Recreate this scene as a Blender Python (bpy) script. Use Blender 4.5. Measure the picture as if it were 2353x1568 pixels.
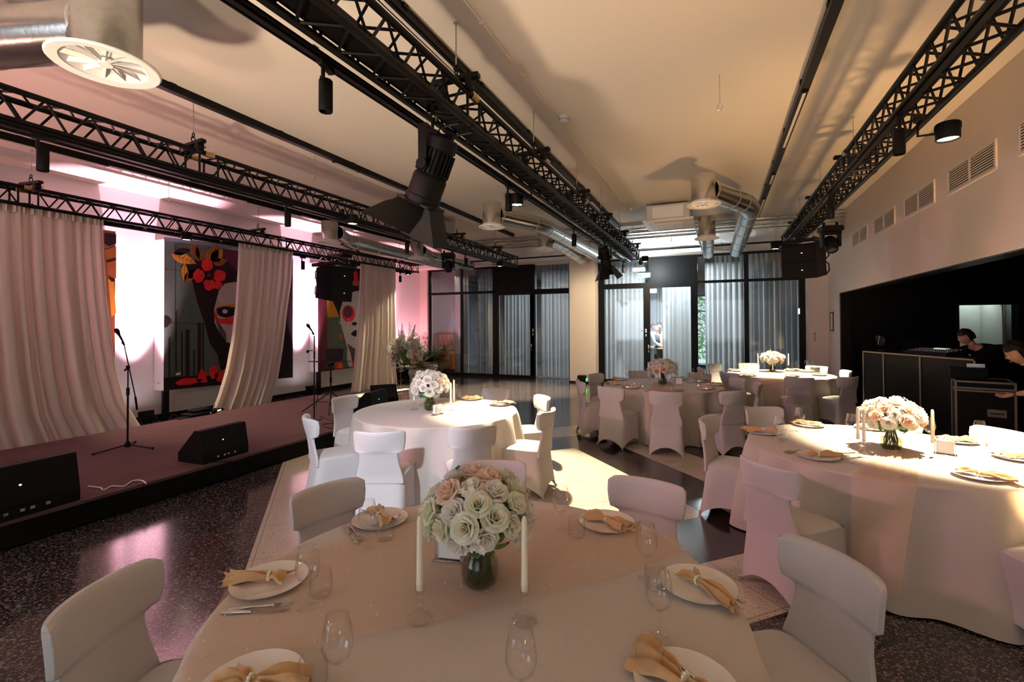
import bpy, bmesh, math, random
import numpy as np
from mathutils import Vector, Matrix

# ---------------------------------------------------------------- clearing
for o in list(bpy.data.objects): bpy.data.objects.remove(o)
SC = bpy.context.scene
COL = SC.collection
PI = math.pi
random.seed(7)

# ---------------------------------------------------------------- camera
W_, H_ = 2353.0, 1568.0
FPX, CX, CY, EYE = 1071.3, 1176.5, 732.1, 1.75
_yaw, _pit, _rol = [math.radians(a) for a in (23.757, 0.708, -0.236)]
_f = np.array([-math.sin(_yaw)*math.cos(_pit), math.cos(_yaw)*math.cos(_pit), math.sin(_pit)])
_r0 = np.array([math.cos(_yaw), math.sin(_yaw), 0.0]); _u0 = np.cross(_r0, _f)
_r = math.cos(_rol)*_r0 + math.sin(_rol)*_u0
_u = -math.sin(_rol)*_r0 + math.cos(_rol)*_u0
CAMP = np.array([0.0, 0.0, EYE])
cam = bpy.data.cameras.new('camera'); camo = bpy.data.objects.new('camera', cam); COL.objects.link(camo)
cam.sensor_width = 36.0; cam.sensor_fit = 'HORIZONTAL'; cam.lens = FPX*36.0/W_
cam.shift_y = (CY - H_/2)/W_; cam.shift_x = 0.0
cam.clip_start = 0.05; cam.clip_end = 200
camo.matrix_world = Matrix(((_r[0], _u[0], -_f[0], 0), (_r[1], _u[1], -_f[1], 0), (_r[2], _u[2], -_f[2], EYE), (0, 0, 0, 1)))
SC.camera = camo

def ray(x, y): return _f + _r*(x-CX)/FPX - _u*(y-CY)/FPX
def at(x, y, ax, val):
    """world point where the sight line of photo pixel (x, y) meets the plane axis ax = val"""
    d = ray(x, y); t = (val-CAMP[ax])/d[ax]; return Vector([float(v) for v in CAMP+d*t])
def fl(x, y, z=0.0): return at(x, y, 2, z)

# ---------------------------------------------------------------- render look
SC.view_settings.view_transform = 'Standard'; SC.view_settings.look = 'None'
SC.view_settings.gamma = 1.0; SC.view_settings.use_curve_mapping = False
SC.view_settings.exposure = 0.22
cy = SC.cycles
cy.use_denoising = True
cy.max_bounces = 9; cy.diffuse_bounces = 5; cy.glossy_bounces = 4; cy.transmission_bounces = 8; cy.transparent_max_bounces = 24
cy.caustics_reflective = False; cy.caustics_refractive = False
cy.sample_clamp_indirect = 4.0; cy.blur_glossy = 0.6

wd = bpy.data.worlds.new('world'); SC.world = wd; wd.use_nodes = True
bg = wd.node_tree.nodes['Background']; bg.inputs[0].default_value = (0.80, 0.92, 1.0, 1); bg.inputs[1].default_value = 1.0

def lamp(kind, name, loc, aim, power, color, parent=None, size=0.1, spot=60, blend=0.4, size_y=None, spread=None):
    l = bpy.data.lights.new(name, kind); l.energy = power; l.color = color
    if kind == 'SPOT': l.spot_size = math.radians(spot); l.spot_blend = blend; l.shadow_soft_size = size
    elif kind == 'AREA':
        l.size = size
        if size_y: l.shape = 'RECTANGLE'; l.size_y = size_y
        if spread: l.spread = math.radians(spread)
    else: l.shadow_soft_size = size
    o = bpy.data.objects.new(name, l); COL.objects.link(o)
    d = Vector(aim)-Vector(loc)
    m = Matrix.Translation(Vector(loc)) @ d.to_track_quat('-Z', 'Y').to_matrix().to_4x4()
    if parent is not None: o.parent = parent
    o.matrix_world = m
    if parent is not None: o.matrix_parent_inverse = Matrix(); o.matrix_basis = parent.matrix_basis.inverted() @ m
    return o
WARM = (1.0, 0.78, 0.50); COOL = (0.80, 0.88, 1.0); PINK = (1.0, 0.50, 0.66)
# added fill lights for daylight of assumed, unseen windows behind the photographer
lamp('AREA', 'window_daylight', (-4.6, -3.80, 2.0), (-3.4, 4.0, 0.9), 34, COOL, size=3.2, size_y=2.6, spread=130)
lamp('AREA', 'window_daylight', (0.2, -3.80, 2.0), (-0.6, 4.0, 1.0), 6, (0.95, 0.88, 0.95), size=2.4, size_y=2.4, spread=130)
# the hall beyond the glass wall: cool ceiling tubes and daylight
lamp('AREA', 'hall_ceiling_light', (-1.4, 15.6, 3.5), (-1.4, 15.6, 0), 620, (0.86, 0.93, 1.0), size=2.6, size_y=1.4)
lamp('AREA', 'hall_ceiling_light', (-5.4, 16.2, 3.5), (-5.4, 16.2, 0), 230, (0.86, 0.93, 1.0), size=2.6, size_y=1.4)
lamp('AREA', 'hall_ceiling_light', (1.0, 17.6, 3.5), (1.0, 17.6, 0), 22, (0.86, 0.93, 1.0), size=1.6, size_y=1.4)

# ---------------------------------------------------------------- materials
MAT = {}
def nmat(name):
    m = bpy.data.materials.new(name); m.use_nodes = True; MAT[name] = m
    return m, m.node_tree.nodes, m.node_tree.links, m.node_tree.nodes['Principled BSDF']
def mat(name, col, rough=0.6, metal=0.0, noise=0.0, nscale=20.0, bump=0.0, bscale=60.0, spec=0.5, sheen=0.0, emit=None, estr=0.0, trans=0.0):
    m, n, l, b = nmat(name)
    c = (*col, 1.0)
    b.inputs['Base Color'].default_value = c; b.inputs['Roughness'].default_value = rough; b.inputs['Metallic'].default_value = metal
    b.inputs['Specular IOR Level'].default_value = spec
    if sheen: b.inputs['Sheen Weight'].default_value = sheen
    if emit: b.inputs['Emission Color'].default_value = (*emit, 1); b.inputs['Emission Strength'].default_value = estr
    if trans: b.inputs['Transmission Weight'].default_value = trans
    if noise or bump:
        tc = n.new('ShaderNodeTexCoord')
    if noise:
        t = n.new('ShaderNodeTexNoise'); t.inputs['Scale'].default_value = nscale; t.inputs['Detail'].default_value = 4
        l.new(tc.outputs['Object'], t.inputs['Vector'])
        mx = n.new('ShaderNodeMix'); mx.data_type = 'RGBA'
        mx.inputs[6].default_value = tuple(max(0, v*(1-noise)) for v in col)+(1,)
        mx.inputs[7].default_value = tuple(min(1, v*(1+noise)) for v in col)+(1,)
        l.new(t.outputs['Fac'], mx.inputs[0]); l.new(mx.outputs[2], b.inputs['Base Color'])
    if bump:
        t2 = n.new('ShaderNodeTexNoise'); t2.inputs['Scale'].default_value = bscale; t2.inputs['Detail'].default_value = 5
        l.new(tc.outputs['Object'], t2.inputs['Vector'])
        bp = n.new('ShaderNodeBump'); bp.inputs['Strength'].default_value = bump; bp.inputs['Distance'].default_value = 0.01
        l.new(t2.outputs['Fac'], bp.inputs['Height']); l.new(bp.outputs[0], b.inputs['Normal'])
    return m
mat('plaster', (0.70, 0.62, 0.55), 0.85, noise=0.03, nscale=3, bump=0.08, bscale=80)
mat('ceiling_paint', (0.82, 0.75, 0.66), 0.9, noise=0.02, nscale=2)
mat('white_paint', (0.84, 0.83, 0.81), 0.6, noise=0.02)
mat('black_metal', (0.0035, 0.003, 0.003), 0.45, noise=0.3, nscale=12, spec=0.18)
mat('black_plastic', (0.003, 0.003, 0.0033), 0.55, spec=0.14, noise=0.2, nscale=30, bump=0.1, bscale=200)
mat('black_frame', (0.004, 0.004, 0.004), 0.4, noise=0.2, spec=0.15)
mat('black_panel', (0.005, 0.0045, 0.0045), 0.35, noise=0.2, nscale=5, spec=0.12)
mat('grille', (0.005, 0.005, 0.0055), 0.6, spec=0.2, noise=0.4, nscale=300, bump=0.5, bscale=500)
mat('chrome', (0.72, 0.72, 0.72), 0.15, metal=1.0, noise=0.05)
mat('zinc', (0.62, 0.62, 0.60), 0.4, metal=0.9, noise=0.15, nscale=30)
mat('galvanised', (0.52, 0.52, 0.50), 0.24, metal=1.0, noise=0.2, nscale=14, bump=0.08, bscale=30)
mat('gold_metal', (0.75, 0.48, 0.20), 0.3, metal=1.0, noise=0.1)
mat('brass', (0.65, 0.50, 0.22), 0.35, metal=1.0, noise=0.1)
mat('slipcover', (0.50, 0.485, 0.485), 0.78, noise=0.015, nscale=40, bump=0.12, bscale=350, sheen=0.2)
mat('tablecloth', (0.50, 0.465, 0.425), 0.8, noise=0.02, nscale=12, bump=0.12, bscale=260, sheen=0.15)
mat('satin_gold', (0.50, 0.30, 0.115), 0.42, noise=0.12, nscale=25, bump=0.15, bscale=60, sheen=0.6)
mat('porcelain', (0.82, 0.80, 0.77), 0.12, noise=0.02)
mat('steel', (0.66, 0.63, 0.60), 0.18, metal=1.0, noise=0.05)
mat('candle_wax', (0.86, 0.83, 0.66), 0.5, noise=0.03)
mat('paper_napkin', (0.88, 0.88, 0.87), 0.8, noise=0.02)
mat('leaf', (0.07, 0.16, 0.04), 0.5, noise=0.3, nscale=15)
mat('leaf_pale', (0.30, 0.42, 0.18), 0.55, noise=0.25, nscale=15)
mat('leaf_dry', (0.40, 0.36, 0.20), 0.6, noise=0.25, nscale=15)
mat('stem_green', (0.05, 0.10, 0.025), 0.5, noise=0.3, nscale=25)
mat('bark', (0.16, 0.09, 0.05), 0.8, noise=0.3)
mat('pot_ceramic', (0.74, 0.70, 0.62), 0.6, noise=0.04)
mat('orange_paint', (0.55, 0.16, 0.02), 0.5, noise=0.25, nscale=4)
mat('stage_side', (0.004, 0.003, 0.003), 0.6, spec=0.1, noise=0.4, nscale=60)
mat('sheer_fabric_solid', (0.66, 0.60, 0.50), 0.8, noise=0.04, nscale=30, bump=0.15, bscale=300, sheen=0.3)
mat('skin', (0.46, 0.25, 0.17), 0.55, noise=0.08, nscale=15)
mat('hair_dark', (0.010, 0.006, 0.005), 0.6, spec=0.2, noise=0.4, nscale=60, bump=0.5, bscale=80)
mat('hair_auburn', (0.16, 0.055, 0.02), 0.5, noise=0.4, nscale=60, bump=0.5, bscale=80)
mat('shirt_black', (0.006, 0.006, 0.007), 0.9, spec=0.05, noise=0.3, nscale=10)
mat('shirt_blue', (0.50, 0.62, 0.74), 0.8, noise=0.06, nscale=10)
mat('dress_dark', (0.02, 0.02, 0.022), 0.7, noise=0.4, nscale=14)
mat('trousers_grey', (0.30, 0.36, 0.42), 0.8, noise=0.1)
mat('lens_lit', (1, 0.9, 0.75), 0.3, emit=(1.0, 0.86, 0.62), estr=14)
mat('lens_dark', (0.02, 0.02, 0.03), 0.1)
mat('par_lens', (1, 0.9, 0.95), 0.3, emit=(1.0, 0.80, 0.88), estr=14)
mat('led_green', (0.02, 0.6, 0.1), 0.3, emit=(0.04, 1.0, 0.12), estr=3)
mat('led_white', (0.8, 0.9, 0.9), 0.3, emit=(0.85, 1.0, 0.95), estr=3)
mat('led_red', (0.8, 0.05, 0.05), 0.3, emit=(1.0, 0.08, 0.04), estr=3)
mat('sign_white', (0.7, 0.75, 0.7), 0.4, emit=(0.85, 1.0, 0.9), estr=.55)
mat('sign_green', (0.03, 0.45, 0.16), 0.4, emit=(0.03, 0.45, 0.16), estr=0.35)
mat('tube_lit', (1, 1, 1), 0.4, emit=(0.9, 0.96, 1.0), estr=5)
mat('screen_lit', (0.8, 0.85, 0.8), 0.4, emit=(0.75, 0.85, 0.8), estr=0.5)
mat('foil_wrap', (0.80, 0.82, 0.82), 0.35, metal=0.12, noise=0.06, nscale=2.5, bump=0.5, bscale=2.2)
mat('cardboard', (0.45, 0.30, 0.16), 0.85, noise=0.1)
mat('flight_ply', (0.006, 0.005, 0.005), 0.5, spec=0.12, noise=0.3, nscale=10)
mat('aluminium', (0.20, 0.17, 0.13), 0.5, metal=0.6, noise=0.25, nscale=20)
mat('door_grey', (0.42, 0.44, 0.41), 0.4, metal=0.2, noise=0.06, nscale=6)
mat('red_print', (0.6, 0.08, 0.05), 0.6, noise=0.1)
mat('paper', (0.70, 0.66, 0.60), 0.8, noise=0.03)
mat('water', (0.35, 0.36, 0.30), 0.05, trans=0.9)
mat('hall_wall', (0.10, 0.10, 0.105), 0.8, noise=0.04)
# murals
for nm, c in dict(mural_green=(0.085, 0.13, 0.105), mural_dark=(0.016, 0.008, 0.010), mural_bar=(0.030, 0.014, 0.018), mural_yellow=(0.62, 0.30, 0.03),
        mural_orange=(0.33, 0.12, 0.025), mural_red=(0.75, 0.03, 0.035), mural_skin=(0.52, 0.43, 0.41), mural_steel=(0.58, 0.62, 0.68),
        mural_plum=(0.10, 0.018, 0.045), mural_brown=(0.22, 0.09, 0.03), mural_blue=(0.16, 0.21, 0.28), mural_shade=(0.10, 0.075, 0.08)).items():
    mat(nm, tuple(v*.72 for v in c), 0.7, noise=0.18, nscale=9, spec=0.15)

def thin_glass(name, tint=(1, 1, 1), edge=0.9, base=0.03, power=1.0):
    m, n, l, b = nmat(name); n.remove(b); out = n['Material Output']
    tr = n.new('ShaderNodeBsdfTransparent'); gl = n.new('ShaderNodeBsdfGlossy'); mx = n.new('ShaderNodeMixShader'); lw = n.new('ShaderNodeLayerWeight')
    lw.inputs['Blend'].default_value = 0.35
    mp = n.new('ShaderNodeMapRange'); mp.inputs['To Min'].default_value = base; mp.inputs['To Max'].default_value = edge
    cr = n.new('ShaderNodeMix'); cr.data_type = 'RGBA'
    cr.inputs[6].default_value = (*tint, 1); cr.inputs[7].default_value = (tint[0]*0.96, tint[1]*0.955, tint[2]*0.95, 1)
    gl.inputs['Roughness'].default_value = 0.04
    pw = n.new('ShaderNodeMath'); pw.operation = 'POWER'; pw.inputs[1].default_value = power; l.new(lw.outputs['Facing'], pw.inputs[0])
    l.new(pw.outputs[0], mp.inputs['Value']); l.new(mp.outputs[0], mx.inputs[0])
    l.new(pw.outputs[0], cr.inputs[0]); l.new(cr.outputs[2], tr.inputs['Color'])
    l.new(tr.outputs[0], mx.inputs[1]); l.new(gl.outputs[0], mx.inputs[2]); l.new(mx.outputs[0], out.inputs['Surface'])
    return m
thin_glass('glassware', (1.0, 1.0, 1.0), 0.6, 0.035, 1.9)
thin_glass('vase_glass', (0.74, 0.74, 0.66), 0.6, 0.04, 1.8)
thin_glass('window_glass', (0.90, 0.93, 0.94), 0.7, 0.055)

def sheer(name, col, opacity, scale=0, through=0.45):
    m, n, l, b = nmat(name); n.remove(b); out = n['Material Output']
    df = n.new('ShaderNodeBsdfDiffuse'); tl = n.new('ShaderNodeBsdfTranslucent'); tr = n.new('ShaderNodeBsdfTransparent')
    for q in (df, tl): q.inputs['Color'].default_value = (*col, 1)
    a = n.new('ShaderNodeMixShader'); a.inputs[0].default_value = through
    c = n.new('ShaderNodeMixShader'); c.inputs[0].default_value = opacity
    if scale:
        tc = n.new('ShaderNodeTexCoord'); no = n.new('ShaderNodeTexNoise'); no.inputs['Scale'].default_value = scale
        mp = n.new('ShaderNodeMapRange'); mp.inputs['To Min'].default_value = opacity*0.7; mp.inputs['To Max'].default_value = min(1, opacity*1.3)
        l.new(tc.outputs['Object'], no.inputs['Vector']); l.new(no.outputs['Fac'], mp.inputs['Value']); l.new(mp.outputs[0], c.inputs[0])
    l.new(df.outputs[0], a.inputs[1]); l.new(tl.outputs[0], a.inputs[2]); l.new(tr.outputs[0], c.inputs[1]); l.new(a.outputs[0], c.inputs[2])
    l.new(c.outputs[0], out.inputs['Surface'])
sheer('grey_curtain', (0.38, 0.39, 0.385), 0.995, 0)
sheer('drape', (0.88, 0.80, 0.71), 0.99, 0)
sheer('organza', (1.0, 0.70, 0.50), 0.31, 0, .3)
sheer('rose_cream', (0.90, 0.92, 0.77), 1.0, 0, .35)
sheer('rose_white', (0.93, 0.90, 0.84), 1.0, 0, .35)
sheer('rose_blush', (0.93, 0.76, 0.64), 1.0, 0, .35)
sheer('rose_peach', (0.85, 0.50, 0.30), 1.0, 0, .35)
sheer('foliage_far', (0.25, 0.50, 0.16), 1.0, 5)

def floor_material():
    m, n, l, b = nmat('terrazzo')
    def M(op, a, c=None, d=None):
        q = n.new('ShaderNodeMath'); q.operation = op
        for i, v in enumerate((a, c, d)):
            if v is None: continue
            if isinstance(v, (int, float)): q.inputs[i].default_value = v
            else: l.new(v, q.inputs[i])
        return q.outputs[0]
    def mixc(f, a, c):
        q = n.new('ShaderNodeMix'); q.data_type = 'RGBA'
        if isinstance(f, (int, float)): q.inputs[0].default_value = f
        else: l.new(f, q.inputs[0])
        for i, v in ((6, a), (7, c)):
            if isinstance(v, tuple): q.inputs[i].default_value = (*v, 1)
            else: l.new(v, q.inputs[i])
        return q.outputs[2]
    g = n.new('ShaderNodeNewGeometry'); sp = n.new('ShaderNodeSeparateXYZ'); l.new(g.outputs['Position'], sp.inputs[0])
    s = M('ADD', sp.outputs[0], sp.outputs[1]); t = M('SUBTRACT', sp.outputs[1], sp.outputs[0])
    ds = M('ABSOLUTE', M('SUBTRACT', s, 2.775)); dt = M('ABSOLUTE', M('SUBTRACT', t, 6.48)); d = M('MAXIMUM', ds, dt)
    inner = M('LESS_THAN', d, 1.765); ring1 = M('LESS_THAN', d, 2.68); ring2 = M('LESS_THAN', d, 3.58)
    # chips: two voronoi layers, stretched in random directions by a noise warp
    def chips(scale, thr, seedoff):
        mp = n.new('ShaderNodeMapping'); l.new(g.outputs['Position'], mp.inputs['Vector']); mp.inputs['Location'].default_value = (seedoff, 3.1, 0)
        no = n.new('ShaderNodeTexNoise'); no.inputs['Scale'].default_value = 60; l.new(mp.outputs[0], no.inputs['Vector'])
        va = n.new('ShaderNodeVectorMath'); va.operation = 'MULTIPLY_ADD'; l.new(no.outputs['Color'], va.inputs[0]); va.inputs[1].default_value = (0.02, 0.02, 0); l.new(mp.outputs[0], va.inputs[2])
        v = n.new('ShaderNodeTexVoronoi'); v.inputs['Scale'].default_value = scale; v.voronoi_dimensions = '2D'; l.new(va.outputs[0], v.inputs['Vector'])
        sc = n.new('ShaderNodeSeparateColor'); l.new(v.outputs['Color'], sc.inputs[0])
        r = M('MULTIPLY', sc.outputs[0], thr)
        return M('LESS_THAN', v.outputs['Distance'], r), sc.outputs[1]
    c1, h1 = chips(64, 0.50, 0.0); c2, h2 = chips(36, 0.36, 5.0); c3, h3 = chips(44, 0.22, 9.0)
    darkcol = mixc(c1, (0.012, 0.011, 0.013), mixc(h1, (0.05, 0.042, 0.042), (0.22, 0.185, 0.17)))
    darkcol = mixc(M('MULTIPLY', c2, 0.7), darkcol, mixc(h2, (0.03, 0.026, 0.028), (0.20, 0.165, 0.15)))
    plain = mixc(M('MULTIPLY', c1, 0.10), (0.017, 0.013, 0.013), (0.10, 0.08, 0.07))
    light = mixc(M('MULTIPLY', c3, 0.85), (0.54, 0.49, 0.42), mixc(h3, (0.08, 0.06, 0.05), (0.34, 0.27, 0.20)))
    # slab joints of the light fields
    def joint(c):
        fr = M('FRACT', M('DIVIDE', M('SUBTRACT', c, 1.01), 0.8825)); e = M('ABSOLUTE', M('SUBTRACT', fr, 0.5)); return M('GREATER_THAN', e, 0.4965)
    js = joint(s); jt = joint(M('ADD', t, 1.01-4.715)); jn = M('MAXIMUM', js, jt)
    light = mixc(jn, light, (0.16, 0.12, 0.09))
    col = mixc(ring2, darkcol, light); col = mixc(ring1, col, plain); col = mixc(inner, col, light)
    l.new(col, b.inputs['Base Color'])
    b.inputs['Roughness'].default_value = 0.15; b.inputs['Specular IOR Level'].default_value = 0.65
floor_material()

def carpet_material():
    m, n, l, b = nmat('stage_carpet')
    tc = n.new('ShaderNodeTexCoord'); a = n.new('ShaderNodeTexNoise'); a.inputs['Scale'].default_value = 160; a.inputs['Detail'].default_value = 6
    c = n.new('ShaderNodeTexNoise'); c.inputs['Scale'].default_value = 5; c.inputs['Detail'].default_value = 3
    mp = n.new('ShaderNodeMapping'); mp.inputs['Scale'].default_value = (1, 0.35, 1); l.new(tc.outputs['Object'], mp.inputs[0]); l.new(mp.outputs[0], c.inputs['Vector'])
    l.new(tc.outputs['Object'], a.inputs['Vector'])
    m1 = n.new('ShaderNodeMix'); m1.data_type = 'RGBA'; m1.inputs[6].default_value = (0.075, 0.030, 0.034, 1); m1.inputs[7].default_value = (0.155, 0.075, 0.080, 1)
    l.new(a.outputs['Fac'], m1.inputs[0])
    m2 = n.new('ShaderNodeMix'); m2.data_type = 'RGBA'; m2.blend_type = 'MULTIPLY'; m2.inputs[0].default_value = 0.5; l.new(m1.outputs[2], m2.inputs[6]); l.new(c.outputs['Fac'], m2.inputs[7])
    l.new(m2.outputs[2], b.inputs['Base Color']); b.inputs['Roughness'].default_value = 0.95
    bp = n.new('ShaderNodeBump'); bp.inputs['Strength'].default_value = 0.6; bp.inputs['Distance'].default_value = 0.01; l.new(a.outputs['Fac'], bp.inputs['Height']); l.new(bp.outputs[0], b.inputs['Normal'])
carpet_material()

# ---------------------------------------------------------------- mesh helpers
class MB:
    """collects shapes; build() links them as ONE mesh object"""
    def __init__(s): s.v = []; s.f = []; s.mi = []; s.cur = 0
    def add(s, vs, fs):
        o = len(s.v); s.v += [tuple(v) for v in vs]; s.f += [tuple(i+o for i in f) for f in fs]; s.mi += [s.cur]*len(fs); return s
    def m(s, i): s.cur = i; return s
    def box(s, c, d, rot=None, bev=0.0):
        hx, hy, hz = d[0]/2, d[1]/2, d[2]/2
        if bev > 0:
            b = min(bev, hx*.45, hy*.45, hz*.45); vs = []
            for sx in (-1, 1):
                for sy in (-1, 1):
                    for sz in (-1, 1):
                        vs += [(sx*hx, sy*(hy-b), sz*(hz-b)), (sx*(hx-b), sy*hy, sz*(hz-b)), (sx*(hx-b), sy*(hy-b), sz*hz)]
            bm = bmesh.new()
            for v in vs: bm.verts.new(v)
            bmesh.ops.convex_hull(bm, input=bm.verts)
            bm.verts.index_update(); pts = [v.co.copy() for v in bm.verts]; fs = [[v.index for v in f.verts] for f in bm.faces]; bm.free()
        else:
            pts = [Vector((x, y, z)) for x in (-hx, hx) for y in (-hy, hy) for z in (-hz, hz)]
            fs = [(0, 1, 3, 2), (4, 6, 7, 5), (0, 4, 5, 1), (2, 3, 7, 6), (0, 2, 6, 4), (1, 5, 7, 3)]
        R = rot if rot is not None else Matrix.Identity(3)
        if isinstance(R, (int, float)): R = Matrix.Rotation(R, 3, 'Z')
        c = Vector(c); return s.add([R @ Vector(p)+c for p in pts], fs)
    def bb(s, x0, x1, y0, y1, z0, z1, bev=0.0): return s.box(((x0+x1)/2, (y0+y1)/2, (z0+z1)/2), (abs(x1-x0), abs(y1-y0), abs(z1-z0)), bev=bev)
    def tube(s, pts, r, n=8, caps=True):
        pts = [Vector(p) for p in pts]; rs = r if isinstance(r, (list, tuple)) else [r]*len(pts)
        vs = []; fs = []; prev = None
        for i, p in enumerate(pts):
            t = (pts[min(i+1, len(pts)-1)]-pts[max(i-1, 0)])
            if t.length < 1e-9: t = Vector((0, 0, 1))
            t.normalize()
            if prev is None:
                a = Vector((0, 0, 1)) if abs(t.z) < .9 else Vector((1, 0, 0)); x = t.cross(a).normalized()
            else:
                x = prev - t*prev.dot(t)
                x = x.normalized() if x.length > 1e-6 else t.cross(Vector((0, 0, 1))).normalized()
            prev = x; y = t.cross(x)
            for k in range(n):
                a = 2*PI*k/n; vs.append(p+(x*math.cos(a)+y*math.sin(a))*rs[i])
        for i in range(len(pts)-1):
            for k in range(n):
                a = i*n+k; b = i*n+(k+1) % n; fs.append((a, b, b+n, a+n))
        if caps: fs.append(tuple(range(n))[::-1]); fs.append(tuple((len(pts)-1)*n+k for k in range(n)))
        return s.add(vs, fs)
    def lathe(s, prof, n=24, c=(0, 0, 0), R=None, caps=False):
        vs = []; fs = []; c = Vector(c)
        for (r, z) in prof:
            for k in range(n):
                a = 2*PI*k/n; p = Vector((r*math.cos(a), r*math.sin(a), z)); vs.append((R @ p if R is not None else p)+c)
        for i in range(len(prof)-1):
            for k in range(n):
                a = i*n+k; b = i*n+(k+1) % n; fs.append((a, b, b+n, a+n))
        if caps: fs.append(tuple(range(n))[::-1]); fs.append(tuple((len(prof)-1)*n+k for k in range(n)))
        return s.add(vs, fs)
    def grid(s, fn, nu, nv, closeu=False):
        vs = [fn(i/nu, j/nv) for j in range(nv+1) for i in range(nu+(0 if closeu else 1))]
        w = nu if closeu else nu+1; fs = []
        for j in range(nv):
            for i in range(nu):
                i2 = (i+1) % w if closeu else i+1
                fs.append((j*w+i, j*w+i2, (j+1)*w+i2, (j+1)*w+i))
        return s.add(vs, fs)
    def prism(s, poly, off):
        """solid from a polygon (3-D points) pushed along off"""
        n = len(poly); off = Vector(off); P = [Vector(p) for p in poly]
        return s.add(P+[p+off for p in P], [tuple(range(n))[::-1], tuple(n+i for i in range(n))]+[(i, (i+1) % n, n+(i+1) % n, n+i) for i in range(n)])
    def ball(s, c, r, n=12, k=8, sq=(1, 1, 1)):
        return s.grid(lambda u, v: Vector(c)+Vector((math.cos(2*PI*u)*math.sin(PI*v)*r*sq[0], math.sin(2*PI*u)*math.sin(PI*v)*r*sq[1], -math.cos(PI*v)*r*sq[2])), n, k, True)
    def build(s, name, mats, parent=None, smooth=40, loc=None):
        me = bpy.data.meshes.new(name); me.from_pydata([tuple(v) for v in s.v], [], s.f)
        for mm in ([mats] if isinstance(mats, str) else mats): me.materials.append(MAT[mm])
        if len(me.materials) > 1: me.polygons.foreach_set('material_index', s.mi)
        if smooth:
            me.polygons.foreach_set('use_smooth', [True]*len(me.polygons)); me.update()
            me.set_sharp_from_angle(angle=math.radians(smooth))
        me.validate(); o = bpy.data.objects.new(name, me); COL.objects.link(o)
        if parent is not None: o.parent = parent
        if loc is not None: o.location = loc
        return o
def tag(o, label, cat, group=None, kind=None):
    o['label'] = label; o['category'] = cat
    if group: o['group'] = group
    if kind: o['kind'] = kind
    return o
def thing(name, label, cat, loc=(0, 0, 0), rz=0.0, group=None):
    o = bpy.data.objects.new(name, None); COL.objects.link(o); o.empty_display_size = 0.05
    o.location = loc; o.rotation_euler = (0, 0, rz); return tag(o, label, cat, group)
def struct(name, mb, mats, parent=None, smooth=0):
    o = mb.build(name, mats, parent, smooth)
    if parent is None: o['kind'] = 'structure'
    return o
KIDS = {}
def kids(o): return [c for c in bpy.data.objects if c.parent == o]
def tree(o):
    return [(c, tree(c)) for c in kids(o)]
def dup(root, loc=None, rz=None, label=None, group=None, tr=None, scale=None):
    """copy of a thing with copies of its parts and sub-parts (mesh data shared)"""
    key = root.name
    if key not in KIDS: KIDS[key] = tree(root)
    r = root.copy(); COL.objects.link(r)
    if loc is not None: r.location = loc
    if rz is not None: r.rotation_euler = (r.rotation_euler[0], r.rotation_euler[1], rz)
    if scale is not None: r.scale = scale if not isinstance(scale, (int, float)) else (scale,)*3
    if label: r['label'] = label
    if group: r['group'] = group
    def rec(lst, par):
        for c, sub in lst:
            d = c.copy(); COL.objects.link(d); d.parent = par; rec(sub, d)
    rec(KIDS[key], r); return r
first_used = set()
def put(proto, loc, rz, label, group=None, scale=None):
    """the first time moves the prototype itself, then copies it"""
    if proto.name not in first_used:
        KIDS[proto.name] = tree(proto); first_used.add(proto.name)
        proto.location = loc; proto.rotation_euler = (0, 0, rz); proto['label'] = label
        if group: proto['group'] = group
        if scale is not None: proto.scale = scale if not isinstance(scale, (int, float)) else (scale,)*3
        return proto
    return dup(proto, loc, rz, label, group, scale=scale if scale is not None else 1.0)
def rotv(x, y, a): return (x*math.cos(a)-y*math.sin(a), x*math.sin(a)+y*math.cos(a))

# ================================================================ SETTING
ZC = 4.15                       # ceiling
XL, XR = -9.6, 2.48             # side walls
YB, YG, YF = 13.5, 13.9, -4.0   # pillar face, glass line, wall behind the photographer
b = MB(); b.bb(XL-.3, 9.0, YF-.3, 22.3, -.12, 0); struct('floor', b, 'terrazzo')
b = MB(); b.bb(XL-.3, XR+.3, YF-.3, YG+.35, ZC, ZC+.15); struct('ceiling', b, 'ceiling_paint')
b = MB(); b.bb(XL-.25, XL, YF, YG+.3, 0, ZC); struct('wall_left', b, 'white_paint')
b = MB(); b.bb(XL, XL+.012, 1.0, YB+.3, 0, .09); struct('baseboard_left', b, 'black_frame')
# right wall: opening to the dark control alcove from y=4.2 to 12.35, z up to 2.41
b = MB(); b.bb(XR, XR+.2, YF, 4.2, 0, ZC); b.bb(XR, XR+.2, 4.2, 12.35, 2.41, ZC); b.bb(XR, XR+.2, 12.35, YG+.3, 0, ZC)
struct('wall_right', b, 'plaster')
b = MB(); b.bb(XR-.001, XR+.2, 12.25, 12.35, 0, 2.41); b.bb(XR+.01, XR+.2, 4.2, 12.35, 2.395, 2.41); struct('trim_1', b, 'black_panel')
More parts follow.
